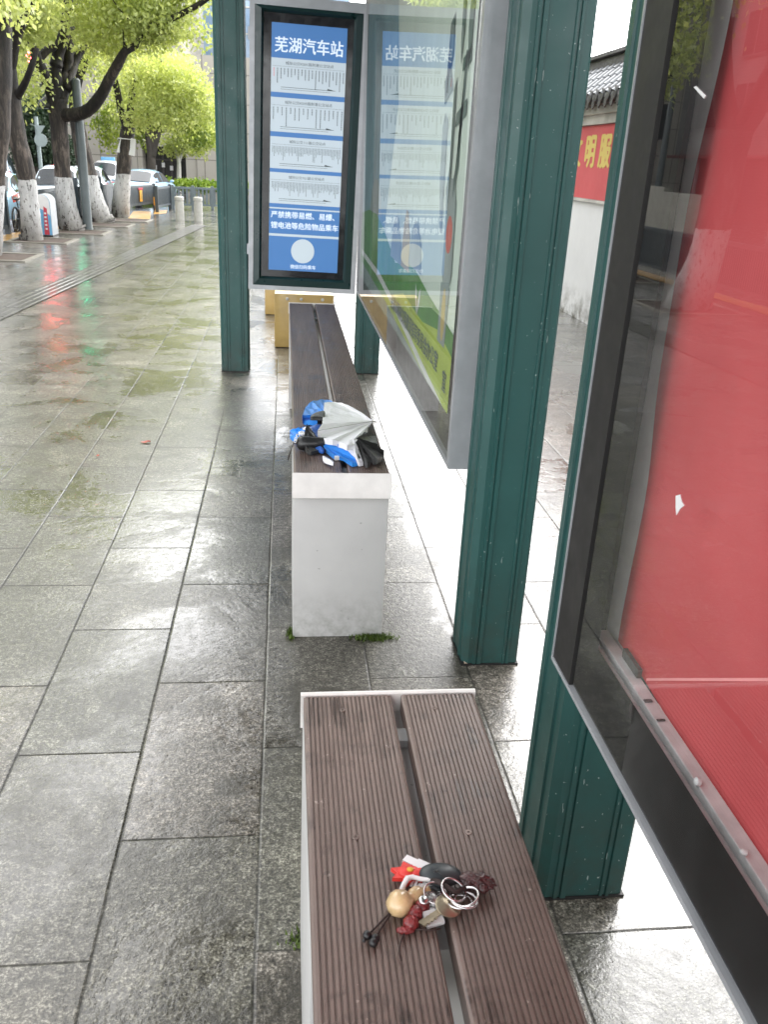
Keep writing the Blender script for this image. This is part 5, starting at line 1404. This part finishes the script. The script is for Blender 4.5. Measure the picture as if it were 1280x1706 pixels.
# ------------------------------------------------------------------ hedge
def hedge():
    t = thing('clipped_hedge', 'low clipped bright green hedge in front of the stone building', 'hedge', (-2.6, 29.2, 0))
    bl = []
    for x in np.linspace(-5.0, 1.5, 27):
        bl.append(((x, 29.2 + .1 * math.sin(x * 3), .28), (.24, .4, .16), 420))
    leaf_mesh('foliage', bl, 'leaf_hedge', t, 31, size=(.05, .11), width=.38, per=14, droop=-.3, crad=.07)
    mb = MB()
    for x in np.linspace(-5.0, 1.5, 27): mb.tube([(x, 29.2, -.06), (x + .05, 29.15, .25)], .02, 6)
    mb.build('stems', 'bark_plain', t)
hedge()

# ------------------------------------------------------------------ buildings
def stone_building():
    t = thing('stone_building', 'long beige stone-clad building with a dark recessed entrance', 'building', (-7, 36, 0))
    e0, e1 = aty(236, 248, 36).x, aty(309, 248, 36).x
    zt = 1.40
    mb = MB()
    mb.box(-17, e0, 36, 44, -.06, 7.6); mb.box(e1, 4.5, 36, 44, -.06, 4.6); mb.box(e0, e1, 36, 44, zt, 7.6 - 1.5)
    mb.build('wall', 'stone', t)
    mb = MB(); mb.box(e0 + .001, e1 - .001, 36.9, 37.0, -.05, zt - .001); en = mb.build('entrance', 'shopdark', t)
    mb = MB()
    for k in range(1, 5): x = e0 + (e1 - e0) * k / 5; mb.box(x - .03, x + .03, 36.84, 36.898, -.05, zt - .002)
    mb.box(e0 + .002, e1 - .002, 36.85, 36.897, .9, .95)
    mb.build('door_bars', 'dark_brown', en)
    mb = MB()
    for k, x in enumerate(np.linspace(e0 + .3, e1 - .4, 4)): mb.box(x, x + .12, 36.80, 36.83, .55 + .1 * (k % 2), .72 + .1 * (k % 2))
    mb.build('small_notices', 'white_p', en)
    for x in (e0 - .25, e1 + .55):
        mb = MB(); mb.box(x - .12, x + .12, 35.93, 35.998, -.05, 4.4); mb.build('pilaster', 'stone', t)
    for x in np.arange(-16, -9.5, 1.7):
        for z in (2.6, 4.7):
            mb = MB(); mb.box(x, x + 1.0, 35.985, 35.998, z, z + 1.3); mb.build('window', 'dark_glass', t)
    mb = MB(); mb.box(-17.1, -1.0, 35.9, 44.1, 7.61, 7.8); mb.build('parapet', 'wall_trim', t)
stone_building()
def tower():
    t = thing('pale_tower', 'pale tower with vertical fins and blue glass behind the trees', 'building', (-4, 48, 0))
    mb = MB(); mb.box(-12, -3.85, 46, 54, -.06, 14); mb.build('wall', 'tower', t)
    mb = MB(); mb.box(-3.849, 3, 46.2, 54, -.06, 12.5); g = mb.build('glass_wall', 'blue_glass', t)
    mb = MB()
    for x in np.arange(-11.8, -4, .62): mb.box(x, x + .10, 45.85, 45.999, 2, 14)
    mb.build('fins', 'wall_trim', t)
    mb = MB()
    for z in np.arange(1, 12.4, 1.1): mb.box(-3.84, 3, 46.14, 46.199, z, z + .06)
    mb.build('mullions', 'wall_trim', g)
tower()
def street_block():
    # across the road on the left, seen reflected in the display case
    t = thing('street_block', 'grey block across the road seen reflected in the display glass', 'building', (-16, 22, 0))
    mb = MB(); mb.box(-20, -14.0, 4, 34, 2.0, 9.5); mb.build('wall', 'block_wall', t)
    mb = MB(); mb.box(-20, -14.4, 4.02, 33.98, -.06, 1.999); mb.build('shopfront', 'shopdark', t)
    for i, y in enumerate(np.arange(5.0, 33, 2.6)):
        for z in (2.9, 5.0, 7.1):
            mb = MB(); mb.box(-13.999, -13.96, y, y + 1.5, z, z + 1.25); wn = mb.build('window', 'dark_glass', t)
            mb = MB(); mb.box(-13.995, -13.94, y - .06, y + 1.56, z - .09, z - .002); mb.box(-13.995, -13.945, y + .72, y + .78, z, z + 1.25); mb.build('window_frame', 'dark_brown', wn)
    mb = MB(); mb.box(-14.3, -13.7, 4, 34, 1.9, 1.999); mb.build('awning', 'dull_red', t)
    for y in np.arange(6, 33, 2.9):
        mb = MB(); mb.box(-14.2, -14.1, y, y + .1, 0, 1.89); mb.build('column', 'grey_p', t)
street_block()
for i, y in enumerate((21.6, 23.2, 24.8)):
    o = None
    mb = MB(); mb.ball((-13.3, y, 1.62), .17, .17, .14); mb.lathe((-13.3, y, 1.47), [(.06, 0), (.06, .02)], 12)
    mb.tube([(-13.3, y, 1.75), (-13.3, y, 1.92)], .01, 6)
    tag(mb.build('paper_lantern', 'red_p', None, True), 'round red paper lantern hanging from the awning across the road', 'lantern', 'red lanterns under the awning')
def low_wall():
    t = thing('low_white_wall', 'low cream wall with square openings across the road', 'wall', (-8.2, 22, 0))
    mb = MB(); mb.box(-8.3, -8.1, 20.8, 25.5, .40, 1.02); mb.box(-8.3, -8.1, 18.8, 20.799, .40, .92); mb.box(-8.32, -8.08, 18.8, 25.5, -.06, .399); mb.build('panel', 'cream', t)
    mb = MB()
    for y, z in ((22.2, .62), (21.7, .78), (22.9, .62), (23.4, .78), (24.2, .62)): mb.box(-8.099, -8.09, y, y + .36, z, z + .16)
    mb.build('openings', 'shopdark', t)
low_wall()

# ------------------------------------------------------------------ right-hand wall
def right_wall():
    X = 2.73
    t = thing('boundary_wall', 'white wall with grey tiled coping and a red slogan board', 'wall', (X + .1, 6, 0))
    mb = MB(); mb.box(X, X + .28, -12, 24, 0, 1.80); w0 = mb.build('wall', 'white_wall', t)
    mb = MB(); mb.box(X - .03, X - .001, -12, 24, 1.03, 1.055); mb.build('ledge', 'wall_trim', t)
    mb = MB(); mb.box(X - .05, X - .001, -12, 24, 1.665, 1.74); mb.box(X - .09, X - .001, -12, 24, 1.741, 1.80); mb.build('cornice', 'wall_trim', t)
    # tiled roof
    mb = MB(); mb.prism([(X - .17, 1.84), (X - .17, 1.802), (X + .45, 1.802), (X + .45, 1.84), (X + .14, 2.13)], 'y', -12, 24); rf = mb.build('tiled_coping', 'drip_tile', t)
    mb = MB()
    for y in np.arange(-11.9, 23.9, .145):
        n = 7; a0 = Vector((X - .185, y, 1.848)); a1 = Vector((X + .14, y, 2.150))
        d = (a1 - a0).normalized(); s = Vector((0, 1, 0)); u = d.cross(s) * -1
        if u.z < 0: u = -u
        segs = 4; v = []; f = []
        for k in range(segs):
            q0 = a0 + (a1 - a0) * (k / segs); q1 = a0 + (a1 - a0) * ((k + 1) / segs + .02)
            for q, rr in ((q0, .049), (q1, .041)):
                for j in range(n): th = math.pi * j / (n - 1); v.append(q + s * math.cos(th) * rr + u * math.sin(th) * rr)
            b0 = k * 2 * n
            for j in range(n - 1): f.append((b0 + j, b0 + j + 1, b0 + n + j + 1, b0 + n + j))
        mb.add(v, f)
    mb.build('barrel_tiles', 'roof_tile', rf, 'all')
    mb = MB()
    for y in np.arange(-11.9, 23.9, .145):
        mb.lathe((X - .187, y, 1.862), [(.052, 0), (.052, .012), (.035, .016), (.012, .02)], 12, (-1, 0, .1))
        yy = y + .0725; mb.prism([(yy - .05, 1.835), (yy + .05, 1.835), (yy + .03, 1.79), (yy, 1.765), (yy - .03, 1.79)], 'x', X - .187, X - .175)
    mb.build('drip_tiles', 'drip_tile', rf, True)
    mb = MB(); mb.box(X + .08, X + .20, -12, 24, 2.13, 2.22, .02); mb.box(X + .04, X + .24, -12, 24, 2.221, 2.25); mb.build('ridge', 'drip_tile', rf)
    # slogan board
    b = thing('slogan_board', 'faded red board with yellow lettering on the white wall', 'sign', (X - .015, 7.0, 1.36))
    mb = MB(); mb.box(X - .016, X - .0015, 4.0, 11.0, 1.057, 1.662); mb.build('board', 'wall_banner', b)
    mb = MB()
    for ch, yc in (('文', 8.53), ('明', 8.15), ('服', 7.77), ('务', 7.39)):
        v, f = text_mesh(ch, .29)
        bold(mb, v, f, (X - .0185, yc, 1.345), (0, -1, 0), (0, 0, 1), .014)
    mb.build('lettering', 'gold', b)
right_wall()
# ------------------------------------------------------------------ small things on the ground
def moss(name, label, px, n, spread, seed):
    g = gnd(*px); r = np.random.default_rng(seed)
    mb = MB()
    for i in range(n):
        x = g.x + r.normal() * spread[0]; y = g.y + r.normal() * spread[1]
        a = r.uniform(0, 6.28); L = r.uniform(.006, .016); w_ = .0022
        dx, dy = math.cos(a), math.sin(a); lean = r.uniform(.2, .9)
        tip = (x + dx * L * lean, y + dy * L * lean, L * (1.1 - lean * .6) + .001)
        mb.face([(x - dy * w_, y + dx * w_, .0005), (x + dy * w_, y - dx * w_, .0005), tip])
    tag(mb.build(name, 'moss'), label, 'moss', 'moss tufts by the bench feet')
moss('moss_tuft', 'moss along the foot of the farther bench pedestal, right corner', (622, 1063), 700, (.026, .008), 1)
moss('moss_tuft', 'small moss tuft at the left corner of the farther bench pedestal', (485, 1057), 220, (.005, .014), 2)
moss('moss_tuft', 'moss seen through the slot of the front bench', (738, 1572), 900, (.030, .022), 3)
moss('moss_tuft', 'moss at the left foot of the front bench pedestal', (510, 1566), 260, (.012, .010), 4)
def leaf_on_ground(name, label, px, size, mat, ang, cat):
    g = gnd(*px); mb = MB(); n = 10; v = [(g.x, g.y, .006)]
    for i in range(n):
        a = 2 * math.pi * i / n; rx = size * math.cos(a); ry = size * .55 * math.sin(a) * (1 + .2 * math.sin(3 * a))
        v.append((g.x + rx * math.cos(ang) - ry * math.sin(ang), g.y + rx * math.sin(ang) + ry * math.cos(ang), .003 + .006 * abs(math.sin(a * 1.5))))
    mb.add(v, [(0, i + 1, (i + 1) % n + 1) for i in range(n)])
    tag(mb.build(name, mat), label, cat)
leaf_on_ground('fallen_leaf', 'small red leaf lying on the wet paving near the left pillar', (243, 738), .024, 'petal', .3, 'leaf')
leaf_on_ground('fallen_leaf', 'tiny red leaf fragment farther left on the wet paving', (163, 761), .011, 'petal', 1.0, 'leaf')
leaf_on_ground('fallen_leaf', 'pale dry leaf wedged at the corner of the mid pillar', (776, 1106), .011, 'dry_leaf', 1.4, 'leaf')
